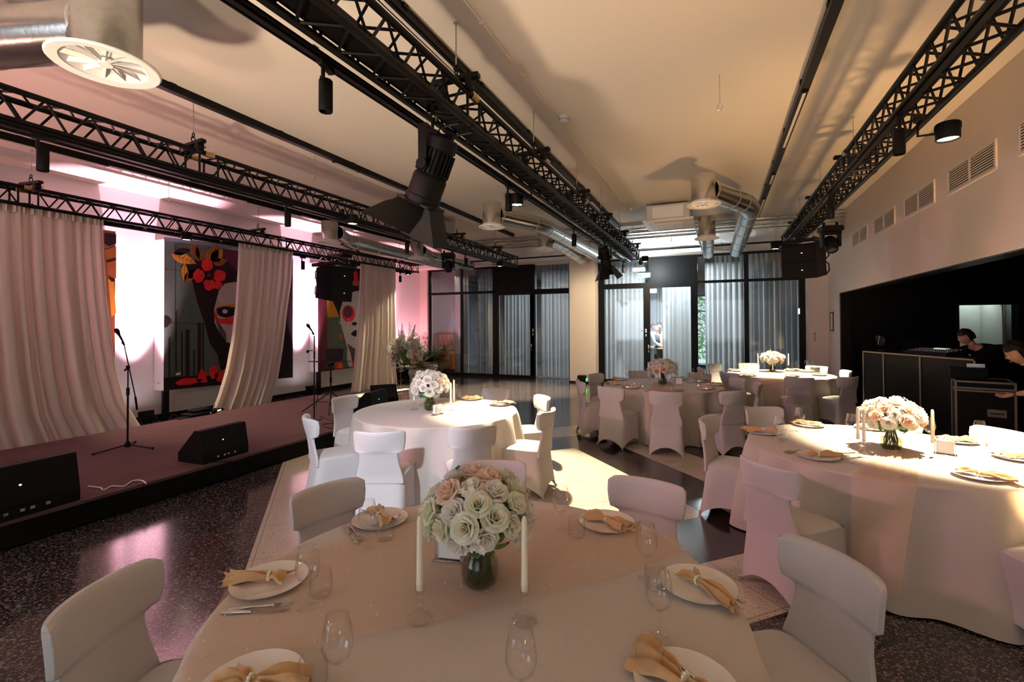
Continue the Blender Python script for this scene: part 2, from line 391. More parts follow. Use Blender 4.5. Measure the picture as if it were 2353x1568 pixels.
# wall behind the photographer with two assumed, unseen windows for the fill lights
b = MB()
b.bb(XL, XR+.2, YF-.2, YF, 3.3, ZC); b.bb(XL, XR+.2, YF-.2, YF, 0, .5)
for x0, x1 in ((XL, -6.4), (-2.8, -1.2), (1.6, XR+.2)): b.bb(x0, x1, YF-.2, YF, .5, 3.3)
struct('wall_front', b, 'plaster')
for i, (x0, x1) in enumerate(((-6.4, -2.8), (-1.2, 1.6))):
    b = MB()
    for x in np.linspace(x0, x1, 4): b.bb(x-.03, x+.03, YF-.15, YF-.05, .5, 3.3)
    b.bb(x0, x1, YF-.15, YF-.05, .5, .56); b.bb(x0, x1, YF-.15, YF-.05, 3.24, 3.3)
    struct('window_%d' % (i+3), b, 'black_frame')  # frames of the assumed windows, never in view
# back wall: pillar, right return, far left reveal, bulkhead
b = MB(); b.bb(-4.06, -3.27, YB, YG+.2, 0, 3.75); struct('wall_pillar', b, 'plaster')
b = MB(); b.bb(-4.06, -3.27, YB-.012, YB, 0, .05); b.bb(2.08, XR, YB-.012, YB, 0, .05); struct('baseboard_back', b, 'black_frame')
b = MB(); b.bb(2.06, XR, YB, YG+.2, 0, 3.75); struct('wall_back', b, 'plaster')
b = MB(); b.bb(XL, -9.32, YG-.12, YG+.2, 0, 3.75); struct('trim_2', b, 'plaster')
# bulkhead wrapped in creased silver sheet above the glass
def bulk():
    b = MB(); rnd = random.Random(5); xs = np.arange(XL, XR+.01, .42); zs = [3.66, 3.78, 3.93, 4.04, ZC]
    vs = []
    for j, z in enumerate(zs):
        for i, x in enumerate(xs): vs.append((float(x), 13.2 - (0.0 if j in (0, 4) else rnd.uniform(-.035, .045)), z))
    fs = []; w = len(xs)
    for j in range(4):
        for i in range(w-1):
            a, c, d, e = j*w+i, j*w+i+1, (j+1)*w+i+1, (j+1)*w+i
            fs += [(a, c, d), (a, d, e)] if (i+j) % 2 else [(a, c, e), (c, d, e)]
    b.add(vs, fs); return b
struct('wall_bulkhead', bulk(), 'foil_wrap')
b = MB(); b.bb(XL, XR, 13.27, YG+.3, 3.66, ZC); struct('trim_3', b, 'ceiling_paint')
b = MB()
for x in np.arange(XL+1.1, XR, 1.23): b.bb(x-.006, x+.006, 13.185, 13.2, 3.66, ZC)
struct('trim_4', b, 'zinc')
b = MB(); b.bb(XL, XR-.02, 13.08, 13.13, 3.735, 3.775, bev=.01); struct('trim_5', b, 'black_metal')

# ---- glass wall, left unit and right unit
def glazing(idx, verts, transom, spandrels, leaves, handles):
    root = thing('window_%d' % idx, 'x', 'window'); del root['label']; del root['category']; root['kind'] = 'structure'
    Z1 = 3.66
    b = MB()
    for (x0, x1, top) in verts: b.bb(x0, x1, YG-.04, YG+.06, 0, top, bev=.008)
    xa, xb = verts[0][0], verts[-1][1]
    b.bb(xa, xb, YG-.045, YG+.065, 0, .10); b.bb(xa, xb, YG-.045, YG+.065, Z1-.06, Z1)
    for (x0, x1, z0, z1) in transom: b.bb(x0, x1, YG-.05, YG+.07, z0, z1)
    b.build('window_frame', 'black_frame', root, 0)
    for (x0, x1) in spandrels:
        s = MB(); s.bb(x0, x1, YG-.02, YG+.03, 2.86, Z1-.06); s.build('spandrel_panel', 'black_frame', root, 0)
    for (x0, x1, z0, z1) in leaves:
        g = MB(); g.bb(x0, x1, YG+.004, YG+.012, z0, z1); g.build('pane', 'window_glass', root, 0)
    for (hx, hz, sgn) in handles:
        h = MB(); h.bb(hx-.018, hx+.018, YG-.055, YG-.04, hz-.06, hz+.05, bev=.004); h.tube([(hx, YG-.05, hz), (hx, YG-.10, hz), (hx+.13*sgn, YG-.10, hz-.005)], .010, 8)
        h.bb(hx-.012, hx+.012, YG-.05, YG-.04, hz-.17, hz-.10, bev=.004)
        h.build('handle', 'chrome', root)
    return root
glazing(1, [(-9.32, -9.24, 3.66), (-8.03, -7.955, 3.66), (-6.81, -6.60, 3.66), (-5.48, -5.31, 2.86), (-4.19, -4.10, 3.66), (-5.47, -5.33, 3.66)],
        [(-9.32, -6.7, 2.78, 2.86), (-6.81, -4.1, 2.70, 2.86)], [(-6.6, -5.47)],
        [(-9.24, -8.03, .1, 2.78), (-9.24, -8.03, 2.86, 3.6), (-7.955, -6.81, .1, 2.78), (-7.955, -6.81, 2.86, 3.6), (-6.6, -5.48, .1, 2.7), (-5.31, -4.19, .1, 2.7), (-5.33, -4.19, 2.86, 3.6)],
        [(-5.43, 1.07, -1), (-5.37, 1.56, 1)])
glazing(2, [(-3.26, -3.09, 3.66), (-1.95, -1.77, 2.93), (-.67, -.49, 3.66), (.66, .775, 3.66), (1.92, 2.06, 3.66)],
        [(-3.26, -.6, 2.78, 2.93), (-.6, 2.06, 2.86, 2.93)], [(-1.80, -.67)],
        [(-3.09, -1.95, .1, 2.78), (-3.09, -1.80, 2.93, 3.6), (-1.77, -.67, .1, 2.78), (-.49, .66, .1, 2.86), (-.49, .66, 2.93, 3.6), (.775, 1.92, .1, 2.86), (.775, 1.92, 2.93, 3.6)],
        [(-1.88, 1.55, -1), (-1.81, 1.09, 1)])

# ---- hall behind the glass
b = MB(); b.bb(XL, 6, YG+.3, 22, 3.75, 3.9); struct('ceiling_hall', b, 'hall_wall')
b = MB(); b.bb(XL-.2, XL, YG+.3, 22, 0, 3.75); struct('wall_hall_left', b, 'hall_wall')
b = MB(); b.bb(6, 6.2, YG+.3, 22, 0, 3.75); struct('wall_hall_right', b, 'hall_wall')
b = MB(); b.bb(XL, -1.6, 20.0, 20.2, 0, 3.75); b.bb(2.9, 6, 20.0, 20.2, 0, 3.75); b.bb(-1.6, 2.9, 20.0, 20.2, 2.9, 3.75); struct('wall_hall_back', b, 'hall_wall')
b = MB()
for x in (-1.6, -.1, 1.4, 2.86): b.bb(x, x+.06, 20.0, 20.1, 0, 2.9)
b.bb(-1.6, 2.9, 20.0, 20.1, 0, .1); b.bb(-1.6, 2.9, 20.0, 20.1, 2.82, 2.9); b.bb(-1.6, 2.9, 20.0, 20.1, 2.2, 2.27)
struct('window_5', b, 'black_frame')
def hedge(x0, label):
    rnd = random.Random(int(x0*10)); b = MB()
    for k in range(1500):
        p = Vector((x0+rnd.uniform(-1.3, 1.3), 23.4+rnd.uniform(-.5, .7), rnd.uniform(.1, 3.6))); a = rnd.uniform(0, 6.3); e = rnd.uniform(-1, 1); s = rnd.uniform(.06, .13)
        u = Vector((math.cos(a), math.sin(a)*.6, e)).normalized()*s; v = u.cross(Vector((.2, 1, .1))).normalized()*s*.5
        b.add([p-u, p+v, p+u, p-v], [(0, 1, 2, 3)])
    o = b.build('shrub', 'foliage_far', None, 0); tag(o, label, 'shrub', 'shrubs outside the hall window')
hedge(-.9, 'pale green shrub seen outdoors through the gap between the grey curtains')
hedge(2.3, 'green shrub outside the hall window behind the right grey curtains')

# curtains behind the glass (each panel one thing)
def grey_curtain(x0, x1, y, label, seed, z0=.05, z1=3.7):
    rnd = random.Random(seed); ph = [rnd.uniform(0, 6.3) for _ in range(4)]; L = x1-x0; nf = max(3, L/.115)
    def fn(u, v):
        w = u*L; a = math.sin(2*PI*w/.13+ph[0]+1.2*math.sin(w*3+ph[1])); c = math.sin(2*PI*w/.31+ph[2])
        return Vector((x0+w+.018*math.sin(2*PI*w/.13+ph[3]), y+.045*a+.02*c+.006*math.sin(v*9+w*5), z0+(z1-z0)*v))
    b = MB(); b.grid(fn, int(L/.011), 6)
    t = MB(); t.bb(x0, x1, y-.02, y+.02, z1, z1+.04)
    o = b.build('curtain', 'grey_curtain', None, 80); tag(o, label, 'curtain', 'grey curtains behind the glass wall')
    t.build('curtain_track', 'black_metal', o, 0)
grey_curtain(-8.55, -8.0, 14.35, 'narrow grey curtain beside the orange drum, leftmost of the glass wall', 1)
grey_curtain(-7.6, -6.75, 14.35, 'grey curtain between the leftmost mullion and the left glass door', 2)
grey_curtain(-6.6, -5.45, 14.35, 'grey curtain behind the left leaf of the left glass door', 3)
grey_curtain(-5.3, -3.9, 14.35, 'grey curtain left of the white pillar behind the glass', 4)
grey_curtain(-3.35, -1.95, 14.35, 'bright grey curtain right of the white pillar behind the door leaf', 5)
grey_curtain(-1.52, -.62, 14.6, 'grey curtain beside the guests behind the glass door', 6)
grey_curtain(-.32, .75, 14.5, 'grey curtain right of the gap that shows green shrubs', 7)
grey_curtain(.82, 2.3, 14.5, 'darkest grey curtain at the right end of the glass wall', 8)
grey_curtain(-3.4, -1.35, 18.6, 'white lit grey curtain deep in the hall behind the guests', 9)
# ceiling tubes in the hall
for i, (x, y) in enumerate(((-2.2, 15.4), (-.9, 15.9), (1.1, 16.3), (-2.7, 17.4))):
    t = thing('tube_light', ('first', 'second', 'third', 'fourth')[i]+' white ceiling tube light from the left in the hall behind the glass', 'lamp', (x, y, 3.7), .35, 'tube lights in the hall behind the glass')
    q = MB(); q.box((0, 0, .02), (.08, 1.3, .05)); q.build('housing', 'white_paint', t, 0); q = MB(); q.box((0, 0, -.015), (.05, 1.26, .02)); q.build('diffuser', 'tube_lit', t, 0)
# exit signs (running figure and arrow fields, green on white)
def exit_sign(c, w, label, rod=0.0):
    t = thing('exit_sign', label, 'sign', c, 0, 'illuminated exit signs'); h = w*.42
    q = MB(); q.box((0, 0, 0), (w, .05, h), bev=.006); q.build('sign_box', 'sign_white', t)
    q = MB(); y = -.027
    q.box((-w*.36, y, 0), (w*.10, .004, h*.62)); q.box((w*.38, y, 0), (w*.08, .004, h*.66))
    # figure
    q.box((w*.0, y, h*.02), (w*.07, .004, h*.30), Matrix.Rotation(.35, 3, 'Y')); q.ball((w*.03, y, h*.27), h*.09, 8, 6, (1, .2, 1))
    q.box((-w*.05, y, -h*.22), (w*.035, .004, h*.28), Matrix.Rotation(.8, 3, 'Y')); q.box((w*.055, y, -h*.22), (w*.035, .004, h*.30), Matrix.Rotation(-.5, 3, 'Y'))
    q.box((-w*.05, y, h*.12), (w*.03, .004, h*.22), Matrix.Rotation(1.0, 3, 'Y')); q.box((w*.08, y, h*.10), (w*.03, .004, h*.22), Matrix.Rotation(-1.0, 3, 'Y'))
    q.prism([(-w*.27, y, -h*.25), (-w*.17, y, -h*.25), (-w*.17, y, h*.05), (-w*.22, y, h*.28), (-w*.27, y, h*.05)], (0, -.002, 0))
    q.build('pictogram', 'sign_green', t, 0)
    q = MB(); q.box((0, 0, h*.5+.03), (w*.96, .045, .04)); q.box((0, .03, h*.5+.03), (w*.5, .06, .03))
    if rod: q.bb(-.01, .01, -.01, .01, h*.5+.04, h*.5+rod)
    q.build('bracket', 'black_metal', t, 0)
    lamp('POINT', 'sign_glow', (c[0], c[1]-.15, c[2]-.02), (c[0], c[1]-1, c[2]), 0.35, (.88, 1, .95), size=.08)
p = at(1481, 633, 1, 13.815)
exit_sign(tuple(p), .33, 'green and white exit sign above the right glass door, inside the room')
q = MB(); q.lathe([(.001, -.06), (.05, -.06), (.06, .03), (.055, .035)], 18, R=Matrix.Rotation(-1.1, 3, 'X')); q.m(1); q.lathe([(.001, .03), (.054, .03)], 18, R=Matrix.Rotation(-1.1, 3, 'X')); q.m(0); q.tube([(0, 0, 0), (0, -.06, .14)], .008, 6)
o = q.build('flood_lamp', ['black_plastic', 'tube_lit']); o.location = (-1.75, 12.05, 3.30); tag(o, 'small cool white lamp under the far end of the middle truss', 'spotlight')
lamp('SPOT', 'bulkhead_wash', (-1.75, 12.12, 3.33), (-1.3, 13.2, 3.95), 260, (.86, .95, 1.0), size=.05, spot=130, blend=.8)  # lamp and wash added to brighten the bulkhead
t = thing('emergency_light', 'small white emergency lamp above the exit sign', 'lamp', (-2.05, 13.55, 3.30))
q = MB(); q.bb(-.17, .17, .12, .30, -.06, .06, bev=.01); q.build('housing', 'white_paint', t); q = MB(); q.bb(-.15, .15, .10, .12, -.04, .04); q.build('diffuser', 'tube_lit', t, 0)
lamp('AREA', 'emergency_glow', (-2.0, 13.60, 3.30), (-1.7, 12.2, 3.85), 20, (.86, .96, 1.0), size=.3, size_y=.1)
exit_sign((-2.06, 16.6, 2.87), .34, 'green and white exit sign hanging in the hall behind the door glass', .84)

# ---- dark control alcove behind the right wall opening
b = MB(); b.bb(XR+.2, 4.47, 12.35, 12.55, 0, 3.2); b.bb(5.42, 9, 12.35, 12.55, 0, 3.2); b.bb(4.47, 5.42, 12.35, 12.55, 2.13, 3.2); b.bb(XR, XR+.2, 12.35, 12.36, 0, 2.41); struct('wall_alcove_back', b, 'black_panel')
b = MB(); b.bb(XR+.2, 9, 3.5, 12.35, 3.0, 3.2); struct('ceiling_alcove', b, 'black_panel')
b = MB(); b.bb(8.6, 8.8, 3.5, 12.5, 0, 3.2); b.bb(XR+.2, 8.8, 3.3, 3.5, 0, 3.2); struct('wall_alcove_side', b, 'black_panel')
t = thing('door_1', 'x', 'door'); del t['label']; del t['category']; t['kind'] = 'structure'
q = MB(); q.bb(4.47, 4.50, 12.32, 12.57, 0, 2.13); q.bb(5.39, 5.42, 12.32, 12.57, 0, 2.13); q.bb(4.47, 5.42, 12.32, 12.57, 2.10, 2.13); q.build('door_frame', 'black_frame', t, 0)
q = MB(); q.bb(4.3, 5.6, 13.32, 13.36, 0, 2.4); q.bb(5.22, 5.245, 12.5, 13.3, 0, 2.3); q.build('door_lining', ['door_grey'], t, 0)
b = MB(); b.bb(4.0, 5.9, 13.36, 13.5, 0, 2.6); b.bb(4.0, 4.2, 12.55, 13.5, 0, 2.6); b.bb(5.7, 5.9, 12.55, 13.5, 0, 2.6); b.bb(4.0, 5.9, 12.55, 13.5, 2.5, 2.6); struct('wall_passage', b, 'door_grey')
lamp('AREA', 'passage_light', (4.95, 12.95, 2.46), (4.95, 13.0, 0), 9, (.86, 1.0, .93), size=.5, size_y=.2)

# ================================================================ STAGE AND LEFT WALL
t = thing('stage', 'low stage with plum carpet and black sides along the left wall', 'stage', (-6.5, 3.0, 0))
q = MB(); q.bb(-8.05+6.5, -5.08+6.5, -4.5, 4.58, .02, .205); q.build('deck', 'stage_side', t, 0)
q = MB(); q.bb(-8.055+6.5, -5.075+6.5, -4.505, 4.585, .2, .227); q.build('carpet', 'stage_carpet', t, 0)
XM = -9.3
def tri_fill(mb, poly, off):
    from mathutils.geometry import tessellate_polygon
    P = [Vector(p)+Vector(off) for p in poly]; mb.add(P, [tuple(i) for i in tessellate_polygon([P])])
def mural(y0, y1, label, shapes):
    t = thing('mural_panel', label, 'mural', (-9.45, (y0+y1)/2, .555), 0, 'painted panels on the left wall'); L = t.location
    q = MB(); q.bb(-9.585-L.x, XM-L.x, y0-L.y, y1-L.y, 0, 2.79); q.build('box_panel', 'white_paint', t, 0)
    mats = []; q = MB()
    for k, (mm, pts) in enumerate(shapes):
        if mm not in mats: mats.append(mm)
        q.m(mats.index(mm)); tri_fill(q, [Vector(p)-L for p in pts], (.0, 0, 0))
    o = q.build('artwork', mats, t, 0)
    q = MB(); q.bb(-9.36-L.x, -9.30-L.x, y0-L.y, y0+.10-L.y, -.555, 0); q.build('support_post', 'black_frame', t, 0)
    return t
def MP(lst, k):                        # photo pixels on the mural face -> world points, k = paint layer
    return [at(x, y, 0, XM+.003+.0012*k) for x, y in lst]
def rect(y0, y1, z0, z1, k): X = XM+.003+.0012*k; return [(X, y0, z0), (X, y1, z0), (X, y1, z1), (X, y0, z1)]
def ell(cx, cy_, rx, ry, k, n=20, a=0.0):
    return MP([(cx+rx*math.cos(2*PI*i/n)*math.cos(a)-ry*math.sin(2*PI*i/n)*math.sin(a), cy_+rx*math.cos(2*PI*i/n)*math.sin(a)+ry*math.sin(2*PI*i/n)*math.cos(a)) for i in range(n)], k)
def leafp(x0, y0, x1, y1, w, k, n=9):   # leaf outline between two pixels
    dx, dy = x1-x0, y1-y0; L = math.hypot(dx, dy); nx, ny = -dy/L, dx/L; a = []; c = []
    for i in range(n+1):
        s = i/n; ww = w*math.sin(PI*s**.8)
        a.append((x0+dx*s+nx*ww, y0+dy*s+ny*ww)); c.append((x0+dx*s-nx*ww, y0+dy*s-ny*ww))
    return MP(a+c[::-1][1:-1], k)
def petalp(cx, cy_, rx, ry, k, seed, n=36):
    return MP([(cx+rx*math.cos(2*PI*i/n)*(1+.06*math.sin(9*2*PI*i/n+seed)+.05*math.sin(4*2*PI*i/n+seed*2)), cy_+ry*math.sin(2*PI*i/n)*(1+.06*math.sin(7*2*PI*i/n+seed)+.05*math.cos(3*2*PI*i/n))) for i in range(n)], k)
def veins(x0, y0, x1, y1, w, k, n=6):
    out = []; dx, dy = x1-x0, y1-y0; L = math.hypot(dx, dy); ux, uy = dx/L, dy/L; nx, ny = -uy, ux
    out.append(MP([(x0, y0), (x1, y1), (x1+nx*.6, y1+ny*.6), (x0+nx*.6, y0+ny*.6)], k))
    for i in range(1, n+1):
        s_ = i/(n+1); px_, py_ = x0+dx*s_, y0+dy*s_; ww = w*math.sin(PI*s_**.8)*.85
        for sg in (-1, 1): ex, ey = px_+ux*w*.5+nx*ww*sg, py_+uy*w*.5+ny*ww*sg; out.append(MP([(px_, py_), (ex, ey), (ex+ux*.8, ey+uy*.8), (px_+ux*.8, py_+uy*.8)], k))
    return out
# middle panel: woman with leaf crown
s = [('mural_green', rect(5.26, 8.10, .555, 3.345, 0))]
s += [('mural_blue', MP([(377, 545), (560, 566), (560, 576), (377, 553)], 1))]
s += [('mural_dark', MP([(415, 612), (440, 640), (455, 700), (470, 742), (482, 790), (500, 815), (505, 840), (520, 880), (673, 868), (673, 600), (560, 575), (520, 590), (440, 600)], 1))]
s += [('mural_dark', MP([(376, 868), (470, 862), (560, 880), (376, 898)], 1))]
s += [('mural_plum', MP([(500, 572), (560, 578), (673, 602), (673, 640), (600, 640), (540, 620)], 2))]
# face
s += [('mural_skin', MP([(503, 668), (516, 652), (540, 648), (580, 655), (600, 700), (596, 780), (560, 800), (520, 786), (505, 765), (493, 742), (492, 710)], 3))]
s += [('mural_shade', MP([(494, 730), (505, 765), (520, 786), (520, 768), (508, 748)], 4))]
s += [('mural_dark', leafp(494, 712, 580, 706, 9, 5)), ('mural_yellow', leafp(497, 706, 575, 700, 4, 6)), ('mural_dark', ell(520, 717, 22, 13, 6)), ('mural_red', MP([(494, 726), (506, 733), (540, 729), (590, 726), (590, 742), (530, 746), (502, 743)], 6)), ('mural_red', MP([(491, 714), (498, 722), (499, 738), (494, 734)], 6))]
s += [('mural_steel', ell(517, 716, 6, 5, 7))]
# leaves and flower
for a in ((394, 584, 452, 606, 12, 'mural_yellow'), (398, 582, 440, 574, 8, 'mural_dark'), (440, 560, 458, 602, 10, 'mural_brown'), (452, 566, 470, 606, 9, 'mural_brown'), (478, 604, 500, 562, 15, 'mural_orange'), (486, 602, 512, 572, 13, 'mural_yellow'),
          (490, 606, 524, 598, 9, 'mural_orange'), (424, 606, 424, 648, 7, 'mural_yellow'), (424, 648, 452, 616, 10, 'mural_orange'), (432, 640, 470, 600, 12, 'mural_dark')):
    s.append((a[5], leafp(*a[:5], 6)))
    if a[5] != 'mural_dark': s += [('mural_dark', v_) for v_ in veins(*a[:5], 6.4)]
for i, (cx, cy_, rx, ry) in enumerate(((476, 610, 12, 13), (457, 634, 12, 15), (505, 634, 13, 13), (481, 654, 12, 13), (500, 655, 10, 9))): s.append(('mural_red', petalp(cx, cy_, rx*1.08, ry*1.05, 7+i*.2, i)))
s += [('mural_dark', ell(481, 634, 11, 11, 9)), ('mural_plum', ell(481, 632, 5, 5, 10))]
for i in range(8):
    a = i*.785; s.append(('mural_plum', MP([(481+11*math.cos(a), 634+11*math.sin(a)), (481+20*math.cos(a+.06), 634+20*math.sin(a+.06)), (481+20*math.cos(a-.06), 634+20*math.sin(a-.06))], 9)))
# bars, joint lines and drips
for (x, y0, w) in ((389, 778, 2), (405, 718, 1.5), (418, 762, 2), (431, 757, 5), (446, 804, 2), (458, 742, 4), (467, 744, 2)): s.append(('mural_bar', MP([(x-w, y0), (x+w, y0), (x+w, 868), (x-w, 870)], 3)))
s += [('mural_dark', MP([(403, 560), (404, 560), (402, 880), (401, 880)], 2)), ('mural_dark', MP([(377, 742), (480, 743), (480, 744), (377, 743)], 2)), ('mural_dark', MP([(377, 618), (430, 622), (430, 623), (377, 619)], 2)),
      ('mural_dark', MP([(377, 729), (386, 732), (394, 741), (384, 752), (377, 754)], 3)), ('paper', MP([(404, 858), (415, 856), (415, 861), (404, 863)], 4))]
for i in range(26):
    rnd = random.Random(i); x = 482+rnd.uniform(0, 40); y = 780+rnd.uniform(0, 70); s.append(('mural_brown' if i % 3 else 'mural_red', ell(x, y, rnd.uniform(.7, 1.8), rnd.uniform(.7, 1.6), 5, 6)))
for pts in ([(402, 880), (420, 870), (450, 869), (466, 874), (440, 884), (410, 886)], [(452, 876), (462, 846), (466, 850), (478, 878), (466, 880)], [(480, 850), (492, 838), (502, 846), (500, 868), (486, 872)], [(492, 862), (520, 846), (560, 850), (560, 876), (500, 878)], [(466, 852), (478, 862), (474, 866)]):
    s.append(('mural_red', MP(pts, 5)))
mural(5.26, 8.10, 'mural of a woman with leaf crown, red flower and red eye patch, green ground', s)
# right panel: grey face with red eye disc
s = [('mural_dark', rect(8.87, 11.72, .555, 3.345, 0))]
s += [('mural_plum', MP([(731, 600), (752, 604), (752, 850), (731, 853)], 1)), ('mural_orange', MP([(738, 600), (800, 608), (800, 612), (738, 606)], 1))]
for x in (734, 739, 744, 749): s.append(('mural_brown', MP([(x, 660), (x+1.2, 660), (x+1.2, 830), (x, 830)], 2)))
s += [('mural_green', MP([(752, 690), (800, 690), (800, 842), (752, 848)], 1)), ('mural_yellow', MP([(751, 688), (772, 690), (780, 728), (752, 730)], 2)), ('mural_dark', MP([(764, 690), (800, 690), (800, 745), (784, 738)], 3))]
s += [('mural_steel', MP([(806, 672), (826, 668), (850, 690), (856, 760), (836, 800), (822, 842), (797, 844), (798, 800), (790, 770), (783, 745), (781, 715), (788, 692)], 4))]
s += [('mural_shade', MP([(798, 790), (812, 800), (826, 802), (822, 842), (812, 844), (806, 815)], 5)), ('mural_red', ell(801, 721, 15, 20, 6)), ('mural_plum', ell(800, 717, 11, 14, 7)), ('mural_dark', leafp(806, 768, 840, 764, 8, 6)), ('mural_dark', leafp(808, 744, 822, 744, 4, 6)),
      ('paper', MP([(800, 732), (801.5, 732), (801, 755), (800, 755)], 8)), ('mural_skin', MP([(779, 738), (783, 740), (784, 746), (779, 744)], 5))]
s += [('mural_red', MP([(770, 836), (778, 828), (794, 826), (796, 846), (768, 849)], 5)), ('mural_yellow', MP([(774, 846), (780, 834), (788, 842), (786, 847)], 6)), ('mural_green', MP([(788, 828), (797, 828), (803, 845), (788, 847)], 6)), ('mural_red', MP([(806, 846), (816, 826), (818, 845)], 6)),
      ('mural_orange', ell(783, 775, 6, 7, 3, 8)), ('mural_red', MP([(812, 625), (820, 622), (824, 650), (814, 655)], 3)), ('mural_orange', MP([(808, 645), (826, 648), (824, 658), (810, 656)], 4))]
mural(8.87, 11.72, 'mural of a grey face with a red disc over the eye behind the right drape', s)
s = [('mural_brown', rect(1.65, 4.50, .555, 3.345, 0))]
s += [('mural_dark', MP([(240, 535), (267, 538), (267, 560), (250, 566), (240, 560)], 1)), ('mural_orange', MP([(242, 575), (267, 566), (267, 640), (250, 640)], 1)), ('mural_dark', MP([(244, 600), (267, 594), (267, 598), (246, 604)], 2)), ('mural_yellow', MP([(248, 640), (262, 650), (267, 720), (256, 730)], 1)), ('mural_dark', MP([(250, 636), (266, 644), (256, 648)], 2))]
mural(1.65, 4.50, 'orange and brown mural mostly hidden behind the leftmost drape', s)
# wall sockets on the white strips
for (x, y, lab) in ((365, 882, 'small white wall socket low beside the middle mural'), (722, 842, 'small white wall socket low beside the right mural')):
    p = at(x, y, 0, -9.44); t = MB(); t.box((0, 0, 0), (.05, .012, .07), bev=.003); t.m(1); t.box((0, -.007, .01), (.02, .003, .02))
    o = t.build('wall_socket', ['white_paint', 'black_frame']); o.location = (-9.44, 5.254 if x < 500 else 8.864, p.z); tag(o, lab, 'socket', 'sockets beside the murals')

# pink uplighters on the floor between stage and wall
def par_can(x, y, label, power, group='uplighters between the murals'):
    t = thing('uplighter', label, 'stage light', (x, y, 0), 0, group)
    a = math.radians(9); R = Matrix.Rotation(-a, 3, 'Y')
    q = MB(); q.lathe([(.075, .04), (.10, .07), (.115, .16), (.115, .26), (.10, .265), (.10, .245)], 20, R=R); q.build('housing', 'black_plastic', t)
    q = MB(); q.lathe([(0.001, .247), (.099, .247)], 20, R=R); q.build('lens', 'par_lens', t, 0)
    for sx in (-1, 1):
        q = MB(); q.tube([(-.10, .12*sx, .0), (0, .13*sx, .17), (.11, .12*sx, .0)], .009, 6); q.build('bracket_leg', 'black_metal', t)
    lamp('SPOT', 'uplight', (x-.045, y, .27), (x-.17-.10, y, 3.2), power, PINK, size=.06, spot=44, blend=.8)
par_can(-9.12, 4.90, 'lit uplighter on the floor beneath the white strip left of the middle mural', 3600)
par_can(-9.12, 8.50, 'lit uplighter on the floor between the middle and right drapes', 3600)
par_can(-9.12, 1.28, 'lit uplighter on the floor behind the leftmost drape', 3000)
par_can(-9.12, 12.05, 'lit uplighter on the floor behind the right drape', 900)
lamp('SPOT', 'uplight', (-8.75, 12.3, .35), (-9.6, 13.2, 2.3), 330, (1.0, .36, .46), size=.08, spot=100, blend=.8)  # extra pink wash added for the wall beyond the drape, no fixture

def fill_flood(x, y, label, power, color, aim):  # unseen floods added to brighten the ceiling
    t = thing('floor_flood', label, 'stage light', (x, y, 0), 0, 'warm uplighters outside the picture')
    q = MB(); q.lathe([(.20, .05), (.25, .08), (.27, .24), (.25, .245)], 28); q.build('housing', 'black_plastic', t)
    q = MB(); q.lathe([(.001, .225), (.25, .225)], 28); q.build('lens', 'lens_lit', t, 0)
    lamp('SPOT', 'uplight', (x, y, .26), aim, power, color, size=.25, spot=74, blend=.9)
fill_flood(2.25, -.6, 'warm uplighter on the floor by the right wall', 1100, (1.0, .50, .17), (1.6, 1.2, 4.0))
fill_flood(-2.2, -2.6, 'warm uplighter on the floor behind the photographer', 680, (1.0, .78, .58), (-2.2, 1.0, 4.0))
fill_flood(2.2, 3.1, 'warm uplighter on the floor by the right wall beside the black opening', 1000, (1.0, .56, .22), (.2, 8.8, 4.15))
fill_flood(-3.2, -1.2, 'warm uplighter on the floor behind the nearest table', 1250, (1.0, .74, .52), (-3.0, 3.4, 4.15))
lamp('SPOT', 'lamp_beam', (-4.9, .55, 2.95), (.6, 6.0, .6), 400, (1.0, .44, .56), size=.1, spot=52, blend=.7)  # pink spot added to tint the chairs of the right tables
fill_flood(-6.8, -2.6, 'pink uplighter on the floor near the stage', 2300, (1.0, .46, .40), (-6.8, -.2, 4.0))
# drapes hanging from the truss in front of the murals
def drape(label, left, right, seed, nf, top_amp=.022, amp=.05, X=-8.5, pool=0):
    """left / right: edge curves as photo pixels on the plane x = X, top to bottom"""
    def curve(pts):
        P = [at(x, y, 0, X) for x, y in pts]; zs = [p.z for p in P]; ys = [p.y for p in P]
        return lambda z: float(np.interp(-z, [-a for a in zs], ys)), max(zs), min(zs)
    cl, zt, z0 = curve(left); cr, zt2, z02 = curve(right); zt = max(zt, zt2); zb = .03
    rnd = random.Random(seed); ph = [rnd.uniform(0, 6.28) for _ in range(6)]
    warp = lambda u: u+.018*math.sin(2*PI*u*3+ph[0])+.008*math.sin(2*PI*u*7+ph[1])
    def fn(u, v):
        z = zt+(zb-zt)*v; y = cl(z)+(cr(z)-cl(z))*u; A = top_amp+(amp-top_amp)*min(1, v*1.6)
        w = warp(u); s = math.sin(2*PI*nf*w+ph[2]); s = math.copysign(abs(s)**.75, s)
        x = X+A*s+.4*A*math.sin(2*PI*nf*.43*w+ph[3]+v*1.3)+.006*math.sin(2*PI*nf*2.3*w+ph[4])
        if v < .05: x += .012*math.sin(2*PI*nf*5*u)
        return Vector((x, y, z))
    q = MB(); q.grid(fn, int(nf*16), 40); o = q.build('drape', 'drape', None, 80); tag(o, label, 'drape', 'cream drapes hanging from the leftmost truss')
    h = MB(); y0, y1 = cl(zt), cr(zt); h.grid(lambda u, v: Vector((X+.035*math.sin(2*PI*nf*1.5*u)+.002, y0+(y1-y0)*u, zt+.02-.14*v)), int(nf*20), 3); h.build('gathered_heading', 'sheer_fabric_solid', o, 80)
    return o
drape('wide cream drape at the far left sweeping down toward the microphone stand', [(-330, 405), (-330, 700), (-330, 1110)], [(238, 508), (243, 600), (249, 680), (259, 760), (272, 845), (293, 925), (338, 995)], 1, 17)
